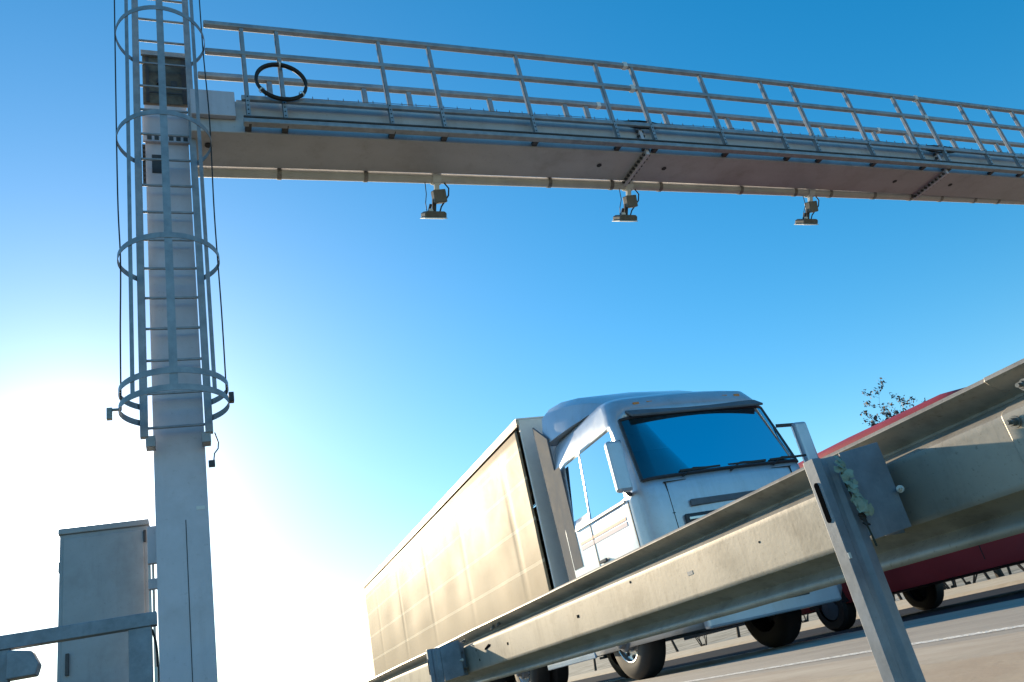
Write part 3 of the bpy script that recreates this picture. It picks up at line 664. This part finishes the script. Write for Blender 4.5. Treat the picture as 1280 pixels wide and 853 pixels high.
def semi(ox, oy, label, cabm, tarp, skirt, trim, TL=14.0):
    t = empty('semi_truck', (ox, oy, 0), label, 'truck')
    O = Vector((ox, oy, gz(ox + 1.2)))
    dzr = O.z
    W = 2.5
    def B(mb, name, m, parent=t, **k):
        for v in mb.b.verts: v.co += O
        return mb.build(name, m, parent, **k)
    # --- cab shell: stacked plan rings
    def yf(z):
        P = [(.38, .10), (.50, .03), (.75, .0), (1.9, .0), (2.10, .03), (2.95, .27), (3.10, .32), (3.25, .43), (3.36, .66), (3.42, 1.0)]
        for (a, ya), (b, yb) in zip(P, P[1:]):
            if z <= b: return ya + (yb - ya) * max(0, z - a) / (b - a)
        return 1.0
    def xi(z):
        P = [(.38, .03), (.6, .0), (2.0, .0), (2.95, .07), (3.25, .14), (3.36, .24), (3.42, .40)]
        for (a, ya), (b, yb) in zip(P, P[1:]):
            if z <= b: return ya + (yb - ya) * max(0, z - a) / (b - a)
        return .4
    BK = 2.28
    Z = [.38, .50, .75, 1.0, 1.3, 1.6, 1.9, 2.0, 2.10, 2.4, 2.7, 2.88, 2.95, 3.10, 3.25, 3.36, 3.42]
    ys_side = [BK, 1.95, 1.75, 1.48, 1.42, 1.0, .62, .46]
    def ring(z):
        f = yf(z); i = xi(z); rc = .26; out = []
        for y in ys_side: out.append((i, max(y, f + rc) if y < 1 else max(y, f + rc) if y < f + rc else y))
        for a in (15, 30, 45, 60, 75): 
            a = R(a); out.append((i + rc - rc * math.cos(a), f + rc - rc * math.sin(a) * 1.0))
        n_ = 8
        for k in range(n_ + 1):
            x = i + rc + (W - 2 * i - 2 * rc) * k / n_
            out.append((x, f - .05 * math.sin(math.pi * k / n_)))
        mir = [(W - x, y) for x, y in out[:len(ys_side) + 5]][::-1]
        return out + mir
    rings = [ring(z) for z in Z]; n = len(rings[0]); ns = len(ys_side)
    nf0, nf1 = ns + 2, n - ns - 3            # windshield columns (wraps a little round the corners)
    V = lambda mb: [[mb.b.verts.new((x, y, Z[i])) for x, y in rg] for i, rg in enumerate(rings)]
    sh = MB(); vv = V(sh)
    wsh = MB(); wv = V(wsh); swl = MB(); sl = V(swl); swr = MB(); srr = V(swr)
    swl2 = None
    wz0, wz1 = Z.index(2.10), Z.index(2.95); sz0, sz1 = Z.index(2.0), Z.index(2.88)
    for i in range(len(Z) - 1):
        for k in range(n - 1):
            q = lambda g: (g[i][k], g[i][k + 1], g[i + 1][k + 1], g[i + 1][k])
            if wz0 <= i < wz1 and nf0 <= k < nf1: wsh.b.faces.new(q(wv))
            elif sz0 <= i < sz1 and 4 <= k < ns - 1: swl.b.faces.new(q(sl))
            elif sz0 <= i < sz1 and 4 <= (n - 2 - k) < ns - 1: swr.b.faces.new(q(srr))
            elif 8 <= i < sz1 and 1 <= k < 3 : swl.b.faces.new(q(sl))
            else: sh.b.faces.new(q(vv))
        sh.b.faces.new((vv[i][n - 1], vv[i][0], vv[i + 1][0], vv[i + 1][n - 1]))
    sh.b.faces.new(vv[-1])
    for m_ in (wsh, swl, swr): bmesh.ops.delete(m_.b, geom=[v for v in m_.b.verts if not v.link_faces], context='VERTS')
    cab = B(sh, 'cab', cabm, smooth=True); fin(cab, .03).modifiers[0].offset = -1
    for m_, nm, gm in ((wsh, 'windshield', WSGLASS), (swl, 'side_window', SIDEGLASS), (swr, 'side_window', SIDEGLASS)):
        B(m_, nm, gm, cab, smooth=True)
    # rubber frame round the windshield & window lower edges
    mb = MB(); pts = []
    for k in range(nf0, nf1 + 1): pts.append((rings[wz0][k][0], rings[wz0][k][1] - .006, Z[wz0]))
    mb.tube(pts, .022, 6); pts = []
    for k in range(nf0, nf1 + 1): pts.append((rings[wz1][k][0], rings[wz1][k][1] - .006, Z[wz1]))
    mb.tube(pts, .02, 6)
    for k in (nf0, nf1): mb.tube([(rings[i][k][0], rings[i][k][1] - .004, Z[i]) for i in range(wz0, wz1 + 1)], .022, 6)
    B(mb, 'windshield_seal', DARKTRIM, cab)
    # interior: floor, dash, seats, wheel, rear wall
    mb = MB(); mb.box((.08, .34, 1.28), (W - .08, BK - .06, 1.34)); mb.box((.12, .30, 1.5), (W - .12, .72, 2.03)); B(mb, 'dashboard', SEAT, cab, bev=.03)
    for sx in (.55, 1.95):
        mb = MB(); mb.box((sx - .25, .95, 1.6), (sx + .25, 1.45, 1.75)); mb.box((sx - .24, 1.36, 1.75), (sx + .24, 1.50, 2.42)); mb.box((sx - .13, 1.38, 2.44), (sx + .13, 1.47, 2.64)); B(mb, 'seat', SEAT, cab, bev=.04)
    mb = MB(); c = Vector((1.95, .80, 1.98)); mb.tube([c + Vector((.22 * math.cos(a), .10 * math.sin(a), .20 * math.sin(a))) for a in [2 * math.pi * k / 24 for k in range(24)]], .014, 6, closed=True); mb.bar(c, c + Vector((0, -.3, -.2)), .05, .05); B(mb, 'steering_wheel', BLACK, cab)
    mb = MB(); mb.box((.1, 1.98, 1.35), (W - .1, 2.2, 3.0)); B(mb, 'bunk', GREYTRIM, cab)
    # sun visor
    mb = MB(); a = [(.26, .13, 2.93), (W - .26, .13, 2.93)]
    P = [(.15, 2.95), (.30, 3.06), (.32, 3.04), (.17, 2.925)]
    mb.prism([(y, z) for y, z in P], 0, .24, W - .24); B(mb, 'sun_visor', GREYTRIM if not trim else trim, cab, bev=.008)
    # wipers
    mb = MB()
    for wx in (.55, 1.25, 1.9): mb.tube([(wx, -.045, 2.06), (wx + .22, .01, 2.16), (wx + .52, .005, 2.14)], .011, 6); mb.box((wx + .02, -.01, 2.13), (wx + .6, .01, 2.155))
    B(mb, 'wiper', BLACK, cab)
    # grille, bumper, headlights
    gr = MB(); gr.box((.42, -.062, 1.0), (W - .42, -.02, 1.62)); g_ = B(gr, 'grille', DARKTRIM, cab, bev=.02)
    mb = MB()
    for z in (1.08, 1.2, 1.32, 1.44, 1.56): mb.box((.46, -.078, z - .018), (W - .46, -.064, z + .018))
    B(mb, 'grille_slats', CHROME, g_, bev=.006)
    mb = MB(); mb.box((.55, -.066, 1.70), (W - .55, -.03, 1.78)); B(mb, 'upper_grille', GREYTRIM, cab, bev=.015)
    mb = MB(); mb.box((.30, -.075, .36), (W - .30, .04, .80)); b_ = B(mb, 'bumper', cabm, cab, bev=.03)
    mb = MB(); mb.box((.75, -.082, .50), (W - .75, -.076, .62)); B(mb, 'bumper_opening', DARKTRIM, b_, bev=.01)
    for sx in (.20, W - .20 - .34):
        mb = MB(); mb.box((sx, -.06, .70), (sx + .34, .12, .93)); h_ = B(mb, 'headlight', CHROME, cab, bev=.03)
        mb = MB(); mb.disc((sx + .10, -.062, .815), (0, 1, 0), .07, .012, 18); mb.disc((sx + .25, -.062, .815), (0, 1, 0), .055, .012, 18); B(mb, 'lamp_lens', WHITE, h_)
    mb = MB()
    mb.box((.30, -.006, 1.655), (W - .30, .02, 1.665)); mb.box((.30, -.006, 2.028), (W - .30, .02, 2.036))
    for x in (.315, W - .325): mb.box((x, -.006, .95), (x + .01, .02, 2.03))
    B(mb, 'panel_gap', BLACK, cab)
    for x in (.42, .62, W - .70, W - .50):
        mb = MB(); mb.box((x, .345, 3.14), (x + .09, .40, 3.18)); B(mb, 'marker_lamp', ORANGE, cab, bev=.008)
    # door lines, handle, decal stripes, side deflector, roof deflector, marker lamps (both sides)
    for s, X in ((-1, 0.0), (1, W)):
        o1, o2 = (X - .004, X + .001) if s < 0 else (X - .001, X + .004)
        mb = MB()
        mb.box((o1, 1.50, .98), (o2, 1.512, 2.0)); mb.box((o1, .40, .98), (o2, .412, 1.95)); mb.box((o1, .412, .98), (o2, 1.50, .992)); B(mb, 'door_gap', BLACK, cab)
        mb = MB(); e1, e2 = (X - .035, X - .005) if s < 0 else (X + .005, X + .035); mb.box((e1, 1.25, 1.42), (e2, 1.44, 1.46)); B(mb, 'door_handle', GREYTRIM, cab, bev=.006)
        d1, d2 = (X - .003, X - .0006) if s < 0 else (X + .0006, X + .003)
        mb = MB(); mb.box((d1, .55, 1.76), (d2, 1.9, 1.795)); B(mb, 'stripe', REDDECAL, cab)
        mb = MB(); mb.box((d1, .55, 1.69), (d2, 1.9, 1.74)); B(mb, 'stripe', BLUEDECAL, cab)
        # window belt trim
        mb = MB(); b1, b2 = (X - .014, X - .001) if s < 0 else (X + .001, X + .014); mb.box((b1, .47, 1.955), (b2, 1.95, 1.99)); B(mb, 'belt_trim', CHROME if trim is None else trim, cab, bev=.004)
        # entry steps
        mb = MB()
        for z in (.45, .75): mb.box((min(X, X - s * .2) , .25, z), (max(X, X - s * .2), .62, z + .03))
        B(mb, 'step', DARKTRIM, cab, bev=.005)
        # wheel arch + mudguard
        mb = MB(); pr = []
        for k in range(13): a = math.pi * k / 12; pr.append((1.43 + .64 * math.cos(a), .52 + .64 * math.sin(a)))
        for k in range(12, -1, -1): a = math.pi * k / 12; pr.append((1.43 + .57 * math.cos(a), .52 + .57 * math.sin(a)))
        lo, hi = (X - .012, X + .35) if s < 0 else (X - .35, X + .012)
        mb.prism(pr, 0, lo, hi); B(mb, 'wheel_arch', DARKTRIM, cab, bev=.008)
        # mirror
        mx = X + s * .17
        mb = MB(); mb.box((min(mx - .10, mx + .10), .06, 2.0), (mx + .10, .17, 2.62)); mi = B(mb, 'mirror', cabm, cab, bev=.035)
        mb = MB(); mb.box((mx - .08, .171, 2.03), (mx + .08, .176, 2.40)); mb.box((mx - .08, .171, 2.43), (mx + .08, .176, 2.59)); B(mb, 'mirror_glass', CHROME, mi)
        mb = MB(); mb.bar((X - s * .04, .30, 2.66), (mx, .13, 2.60), .04, .04); B(mb, 'mirror_arm', DARKTRIM, mi)
        mb = MB(); mb.bar((X - s * .0, .30, 2.0), (mx, .13, 2.04), .04, .04); B(mb, 'mirror_arm', DARKTRIM, mi)
        # side deflector behind the cab
        mb = MB(); Q = [(2.285, 1.05), (2.62, 1.15), (2.70, 3.75), (2.285, 3.42)]
        lo, hi = (X + .05, X + .08) if s < 0 else (X - .08, X - .05)
        mb.prism(Q, 0, lo, hi); B(mb, 'side_deflector', GREYTRIM, cab, bev=.006)
    # cab rear door pillar panel (grey) on the visible side
    mb = MB(); mb.box((-.004, 1.98, 1.5), (-.001, 2.26, 2.9)); B(mb, 'rear_panel', GREYTRIM, cab)
    # roof deflector
    mb = MB(); secs = []
    for y, z, i in ((.95, 3.42, .42), (1.25, 3.60, .33), (1.65, 3.78, .25), (2.1, 3.90, .19), (2.5, 3.95, .17)):
        zb = 3.36; pts = [(i - .10, zb), (i - .02, zb + (z - zb) * .75), (i + .14, z), (W / 2, z + .03), (W - i - .14, z), (W - i + .02, zb + (z - zb) * .75), (W - i + .10, zb)]
        secs.append([mb.b.verts.new((a, y, b)) for a, b in pts])
    for A_, B_ in zip(secs, secs[1:]):
        for k in range(6): mb.b.faces.new((A_[k], A_[k + 1], B_[k + 1], B_[k]))
    mb.b.faces.new(secs[0]); mb.b.faces.new(secs[-1][::-1])
    for A_, B_ in zip(secs, secs[1:]): mb.b.faces.new((A_[0], B_[0], B_[6], A_[6]))
    B(mb, 'roof_deflector', cabm, cab, smooth=True)
    # --- chassis and tractor parts
    mb = MB()
    for x in (.78, 1.62): mb.box((x, .5, .78), (x + .10, 6.2, 1.02))
    for y in (.6, 2.2, 3.4, 4.6, 6.0): mb.box((.78, y, .82), (1.72, y + .1, .98))
    B(mb, 'tractor_frame', DARK_MET)
    mb = MB(); mb.box((.9, .45, .5), (1.6, 1.9, 1.27)); B(mb, 'engine', DARK_MET, bev=.03)
    for X0, X1 in ((.05, .62), (W - .62, W - .05)):
        mb = MB(); P = [(x_, z_) for x_, z_ in ((X0, .48), (X0 + .06, .40), (X1 - .06, .40), (X1, .48), (X1, .98), (X1 - .06, 1.05), (X0 + .06, 1.05), (X0, .98))]
        mb.prism(P, 1, 2.45, 3.85); B(mb, 'fuel_tank', CHROME, bev=.01)
        mb = MB(); q = X0 - .03 if X0 < 1 else X1; mb.box((q, 2.30, .36), (q + .03, 4.0, 1.02)); B(mb, 'side_skirt', skirt, bev=.01)
    # wheels are built in world space
    def WH(x, y, s, dual=False): wheel(ox + x, oy + y, t, s, dual)
    WH(.06, 1.43, -1); WH(W - .06, 1.43, 1); WH(.06, 5.15, -1, True); WH(W - .06, 5.15, 1, True)
    mb = MB(); mb.bar((.1, 1.43, .5), (W - .1, 1.43, .5), .12, .12); mb.bar((.1, 5.15, .5), (W - .1, 5.15, .5), .16, .16); B(mb, 'axle', DARK_MET)
    mb = MB(); mb.lathe((W / 2, 4.7, 1.05), (0, 0, 1), [(0, .5), (.06, .5), (.08, .1)], 20); B(mb, 'fifth_wheel', DARK_MET)
    # --- trailer
    T0, T1, ZB, ZT = 3.08, 3.08 + TL, 1.12, 4.05
    rn = random.Random(int(ox))
    def curtain(X, s):
        mb = MB(); ny, nz = 150, 14; g = []
        for i in range(ny + 1):
            y = T0 + .10 + (T1 - T0 - .18) * i / ny; row = []
            for k in range(nz + 1):
                z = ZB + .03 + (ZT - .20 - ZB) * k / nz; e = math.sin(math.pi * k / nz)
                fold = .003 * math.sin(y * 3.1) * e + .010 * noise.noise(Vector((y * .8, z * .5, X))) * e - .009 * math.exp(-((y % 2.8 - 1.3) / .05) ** 2) * e + .006 * noise.noise(Vector((y * .5 + z * 1.6, z * 2.2, 4))) * e
                row.append(mb.b.verts.new((X + s * (.006 + fold), y, z)))
            g.append(row)
        for i in range(ny):
            for k in range(nz): mb.b.faces.new((g[i][k], g[i + 1][k], g[i + 1][k + 1], g[i][k + 1]))
        c = B(mb, 'curtain', tarp, smooth=True); fin(c, .008)
        c.data.polygons.foreach_set('use_smooth', [True] * len(c.data.polygons))
        return c
    for X, s in ((0, -1), (W, 1)):
        c = curtain(X, s)
        mb = MB()
        for k in range(18):
            y = T0 + .5 + k * .73; q = X + s * .012
            mb.box((q - .006, y - .02, ZB - .06), (q + .006, y + .02, ZB + .16)); mb.box((q - .015, y - .03, ZB - .02), (q + .015, y + .03, ZB + .02))
        B(mb, 'buckles', GREYTRIM, c)
        mb = MB(); lo, hi = (X - .022, X + .06) if s < 0 else (X - .06, X + .022)
        mb.box((lo, T0, ZT - .11), (hi, T1, ZT - .02)); B(mb, 'roof_rail', SAND_RAIL if tarp is TARP else tarp, bev=.008)
        mb = MB(); lo, hi = (X - .025, X - .0225) if s < 0 else (X + .0225, X + .025); mb.box((lo, T0, ZT - .135), (hi, T1, ZT - .112)); B(mb, 'curtain_track', DARK_MET)
        mb = MB(); lo, hi = (X - .004, X + .05) if s < 0 else (X - .05, X + .004); mb.box((lo, T0, ZB - .12), (hi, T1, ZB + .02)); B(mb, 'side_rail', GREYTRIM, bev=.005)
        # side underrun guard
        mb = MB(); q = X + (.02 if s < 0 else -.05)
        for z in (.55, .85): mb.box((q, T0 + 3.6, z), (q + .03, T0 + 7.3, z + .13))
        for y in (T0 + 3.7, T0 + 5.4, T0 + 7.1): mb.box((q + .0, y, .5), (q + .031, y + .06, 1.0))
        B(mb, 'underrun_guard', CHROME, bev=.006)
        # landing legs
        mb = MB(); q = X + (.45 if s < 0 else -.57); mb.box((q, T0 + 2.75, .42), (q + .12, T0 + 2.87, 1.0)); mb.box((q - .06, T0 + 2.7, .38), (q + .18, T0 + 2.92, .42)); B(mb, 'landing_leg', GREYTRIM, bev=.004)
        for y in (T0 + 8.5, T0 + 9.81, T0 + 11.12): WH(.06 if s < 0 else W - .06, y, s)
    mb = MB(); mb.box((.02, T0 - .001, ZB - .12), (W - .02, T0 + .05, ZT - .02)); B(mb, 'front_wall', WHITE, bev=.01)
    mb = MB(); mb.box((-.015, T0, ZT - .019), (W + .015, T1, ZT + .006)); B(mb, 'roof', WHITE, bev=.004)
    mb = MB(); mb.box((.0, T0 + .05, ZB - .1), (W, T1 - .05, ZB)); 
    for x in (.7, 1.68): mb.box((x, T0 + .4, .80), (x + .12, T1 - .1, ZB - .1))
    for k in range(22): mb.box((.1, T0 + .6 + k * .6, ZB - .18), (W - .1, T0 + .65 + k * .6, ZB - .101))
    B(mb, 'trailer_frame', DARK_MET)
    for y in (T0 + 8.5, T0 + 9.81, T0 + 11.12):
        mb = MB(); mb.bar((.1, y, .5), (W - .1, y, .5), .13, .13); B(mb, 'axle', DARK_MET)
    for xx in (.01, W / 2 + .005):
        mb = MB(); mb.box((xx, T1 - .05, ZB - .05), (xx + W / 2 - .015, T1, ZT - .02)); d_ = B(mb, 'rear_door', WHITE, bev=.006)
    mb = MB(); mb.box((.1, T1 - .12, .42), (W - .1, T1 - .02, .58)); bb = B(mb, 'rear_bumper', GREYTRIM, bev=.006)
    for xx in (.12, W - .47):
        mb = MB(); mb.box((xx, T1 - .0195, .44), (xx + .35, T1 + .01, .56)); B(mb, 'tail_light', REDLENS, bb, bev=.004)
    return t
SAND_RAIL = mat('beige_rail_paint', (.50, .42, .32), .45, .1, .06, 3)
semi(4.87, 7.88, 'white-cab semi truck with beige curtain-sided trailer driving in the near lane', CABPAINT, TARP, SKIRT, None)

# ------------------------------------------------------------------ red van in the second lane
def van(ox, oy):
    t = empty('red_van', (ox, oy, 0), 'red panel van beyond the crash barrier, its roof edge just showing above the rail', 'van')
    W, Lg = 2.0, 6.15
    O = Vector((ox, oy, 0))
    def B(mb, name, m, parent=t, **k):
        for v in mb.b.verts: v.co += O
        return mb.build(name, m, parent, **k)
    # side outline: lower edge z0, roof z per station y
    st = [(.0, .42, .95, .16), (.05, .32, 1.12, .08), (.25, .34, 1.22, .03), (.75, .34, 1.32, .01), (1.00, .34, 1.62, .02), (1.30, .34, 2.20, .03), (1.48, .34, 2.42, .02), (1.9, .34, 2.49, .0), (3.6, .34, 2.52, .0), (5.4, .34, 2.51, .0), (6.05, .34, 2.46, .01), (6.15, .36, 2.32, .05)]
    mb = MB(); rings = []
    for y, z0, z1, i in st:
        r_ = .10; hh = z1 - z0; pts = []
        body = [(i + .03, z0), (i, z0 + .10), (i - .0, z0 + hh * .35), (i + .01, z0 + hh * .55), (i + .05 * min(1, hh / 2), z1 - .28 * min(1, hh / 2)), (i + .09, z1 - .09), (i + .17, z1 - .02), (i + .32, z1)]
        pts = body + [(W / 2, z1 + .02)] + [(W - a, b) for a, b in body[::-1]]
        rings.append([mb.b.verts.new((a, y, b)) for a, b in pts])
    n = len(rings[0])
    for A_, B_ in zip(rings, rings[1:]):
        for k in range(n): mb.b.faces.new((A_[k], A_[(k + 1) % n], B_[(k + 1) % n], B_[k]))
    mb.b.faces.new(rings[0][::-1]); mb.b.faces.new(rings[-1])
    body = B(mb, 'body', REDP, smooth=True)
    mb = MB(); pts = [(.12, 1.00), (.12, 1.5)]
    v = [mb.b.verts.new(p) for p in ((.17, .98, 1.62), (W - .17, .98, 1.62), (W - .2, 1.28, 2.17), (.2, 1.28, 2.17))]; mb.b.faces.new(v)
    w_ = [mb.b.verts.new((a.co.x, a.co.y - .02, a.co.z + .015)) for a in v]; mb.b.faces.new(w_[::-1])
    for k in range(4): mb.b.faces.new((v[k], w_[k], w_[(k + 1) % 4], v[(k + 1) % 4]))
    B(mb, 'windshield', DARKGLASS, body)
    for X, s in ((0, -1), (W, 1)):
        q = X - s * .012
        mb = MB(); mb.prism([(1.15, 1.42), (2.05, 1.42), (2.05, 1.95), (1.52, 1.98)], 0, q - .018, q + .018); B(mb, 'door_window', DARKGLASS, body, bev=.006)
        mb = MB(); mb.box((min(X, X + s * .012), .9, .80), (max(X, X + s * .012), 5.3, .90)); B(mb, 'rubbing_strip', DARKTRIM, body, bev=.004)
        mb = MB(); mb.box((min(X + s * .004, X - s * .02), 2.14, .45), (max(X + s * .004, X - s * .02), 2.15, 2.0)); B(mb, 'door_gap', BLACK, body)
        mb = MB(); mb.box((min(X + s * .03, X + s * .18), 1.12, 1.45), (max(X + s * .03, X + s * .18), 1.2, 1.72)); mi = B(mb, 'mirror', DARKTRIM, body, bev=.02)
        mb = MB(); mb.box((X - .16 if s > 0 else X + .06, .02, .78), (X - .06 if s > 0 else X + .26, .09, .96)); B(mb, 'headlight', CHROME, body, bev=.02)
        for y in (.72, 5.0):
            mb = MB(); pr = []
            for k in range(13): a = math.pi * k / 12; pr.append((y + .42 * math.cos(a), .36 + .42 * math.sin(a)))
            mb.prism(pr, 0, min(X + s * .006, X - s * .02), max(X + s * .006, X - s * .02)); B(mb, 'wheel_arch', BLACK, body)
            c = Vector((X - s * .10, y, .34)); mb = MB(); ax = (s, 0, 0)
            mb.lathe(c, ax, [(-.06, .18), (.10, .18), (.115, .1), (.12, .001)], 20); w0 = B(mb, 'wheel', GREYTRIM, t, smooth=True)
            mb = MB(); mb.lathe(c, ax, [(-.11, .20), (-.11, .30), (-.08, .34), (.08, .34), (.115, .30), (.115, .20)], 32); B(mb, 'tyre', BLACK, w0, smooth=True)
    mb = MB(); mb.box((.02, -.05, .30), (W - .02, .10, .62)); B(mb, 'front_bumper', DARKTRIM, bev=.03)
    mb = MB(); mb.box((.05, Lg - .05, .36), (W - .05, Lg + .06, .58)); B(mb, 'rear_bumper', DARKTRIM, bev=.03)
    mb = MB(); mb.box((.1, .3, .33), (W - .1, Lg - .2, .40)); B(mb, 'underbody', DARK_MET)
    return t
DARKGLASS = mat('dark_glass', (.015, .02, .025), .08)
van(8.75, 5.0)

# ------------------------------------------------------------------ trees beyond the far verge
def tree(x, y, h, label, seed, crown=True, thin=1.0, nb=8, leafn=220, spread=1.0, bush=False):
    rn = random.Random(seed); g = gz(x) - .05
    o = empty('bush' if bush else 'roadside_tree', (x, y, g), label, 'bush' if bush else 'tree', 'bushes along the far verge' if bush else 'trees along the far verge')
    tr = MB(); cr = MB(); tips = []
    base = Vector((x, y, g))
    def limb(p, d, L, r, depth):
        pts = [p]; q = p; dd = d.normalized(); n_ = 5
        for k in range(n_):
            dd = (dd + Vector((rn.uniform(-.22, .22), rn.uniform(-.22, .22), rn.uniform(-.08, .16)))).normalized(); q = q + dd * L / n_; pts.append(q)
        (tr if depth == 0 else cr).tube(pts, [r * (1 - .75 * k / n_) + .002 for k in range(n_ + 1)], 7 if depth < 2 else 4)
        if depth >= 3: tips.append((pts[-1], dd)); tips.append((pts[-3], dd)); return
        m_ = (nb if depth == 0 else 4 if depth == 1 else 3)
        for k in range(m_):
            t_ = (.18 if bush else .38) + .6 * (k + rn.random()) / m_ if depth == 0 else .3 + .68 * (k + rn.random()) / m_
            t_ = min(t_, .99); i = int(t_ * n_); f = t_ * n_ - i; pp = pts[i].lerp(pts[i + 1], f)
            a = rn.uniform(0, 2 * math.pi); nd = (dd * rn.uniform(.5, 1) + Vector((math.cos(a), math.sin(a), rn.uniform(-.05, .45))) * .9 * spread)
            limb(pp, nd, L * rn.uniform(.36, .56), r * (1 - .7 * t_) * .55, depth + 1)
        tips.append((pts[-1], dd))
    if bush:
        for k in range(5):
            a = rn.uniform(0, 6.28); limb(base + Vector((math.cos(a) * .1, math.sin(a) * .1, 0)), Vector((math.cos(a) * .5, math.sin(a) * .5, 1)), h * rn.uniform(.7, 1), .025, 1)
        tr.tube([base - Vector((0, 0, .1)), base + Vector((0, 0, .12))], [.07, .05], 7)
    else:
        limb(base, Vector((rn.uniform(-.06, .06), rn.uniform(-.06, .06), 1)), h, .10 * thin * h / 6, 0)
    tr.build('trunk', BARK, o, smooth=True); cr.build('branches', BARK, o)
    if crown:
        lf = MB()
        for i in range(leafn):
            p, d = tips[rn.randrange(len(tips))]
            c = p + Vector((rn.gauss(0, .05), rn.gauss(0, .05), rn.gauss(0, .05)))
            s_ = rn.uniform(.035, .075); a = Vector((rn.uniform(-1, 1), rn.uniform(-1, 1), rn.uniform(-1, 1))).normalized(); b = a.orthogonal().normalized()
            b = (b + a.cross(b) * rn.uniform(-1, 1)).normalized()
            v = [lf.b.verts.new(c + a * s_), lf.b.verts.new(c + b * s_ * .5 + a * .1 * s_), lf.b.verts.new(c - a * s_ * .9), lf.b.verts.new(c - b * s_ * .5 + a * .1 * s_)]
            lf.b.faces.new(v)
        lf.build('crown', LEAF, o)
    return o
XT = 20.3
tree(XT, XT * .902, 4.05, 'tallest roadside tree, its sparse dark leafy tufts showing above the crash barrier', 23, leafn=5200, thin=.8, nb=13)
specs = [(XT, .805, 2.9, 2.2, 'thick dark trunk near the right edge, seen below the red van'), (XT - .2, .823, 2.7, .9, 'slim trunk just left of the thick one, below the red van'), (XT + .3, .790, 2.7, .8, 'slim trunk just right of the thick one, below the red van'),
    (XT, .984, 2.8, 1.0, 'thin trunk close to the right side of the barrier post, below the red van'), (XT + .3, 1.0, 2.9, .8, 'thin trunk touching the right side of the barrier post, below the red van'), (XT, 1.10, 3.5, 1.7, 'trunk just left of the barrier post, under the bumper of the white cab'),
    (XT - .2, 1.17, 3.0, 1.8, 'dark trunk under the front corner of the white cab'), (XT, 1.24, 2.8, 1.0, 'slim trunk under the front bumper of the white cab, left of the dark one'), (XT + .5, 1.42, 3.0, 1.4, 'trunk between the two front wheels of the white truck'),
    (XT, 1.66, 3.0, 1.3, 'trunk seen beneath the white cab behind its front wheel'), (XT + .4, 2.1, 3.2, 1.4, 'distant trunk beneath the white truck, farthest of the row'), (XT, .70, 2.9, 1.4, 'trunk beyond the front of the red van at the right edge')]
for i, (x, q, h, tn, l) in enumerate(specs): tree(x, x * q, h, l, 40 + i, leafn=150, thin=tn, nb=6)
bl = [(.857, 'bare forked bush in the middle of the gap under the red van'), (.885, 'leaning bare bush under the middle of the red van'), (.948, 'bare twiggy bush under the rear half of the red van'), (1.045, 'bare bush hidden just behind the barrier post foot'),
      (1.215, 'bare bush between two trunks under the white cab bumper'), (1.34, 'small bare bush right of the truck front wheel'), (1.55, 'distant bare bush under the middle of the white cab'), (1.85, 'distant bare bush behind the truck front wheel'), (.76, 'bare bush at the right edge under the red van')]
for i, (q, l) in enumerate(bl): tree(XT - .5, (XT - .5) * q, 1.5, l, 90 + i, bush=True, crown=False)
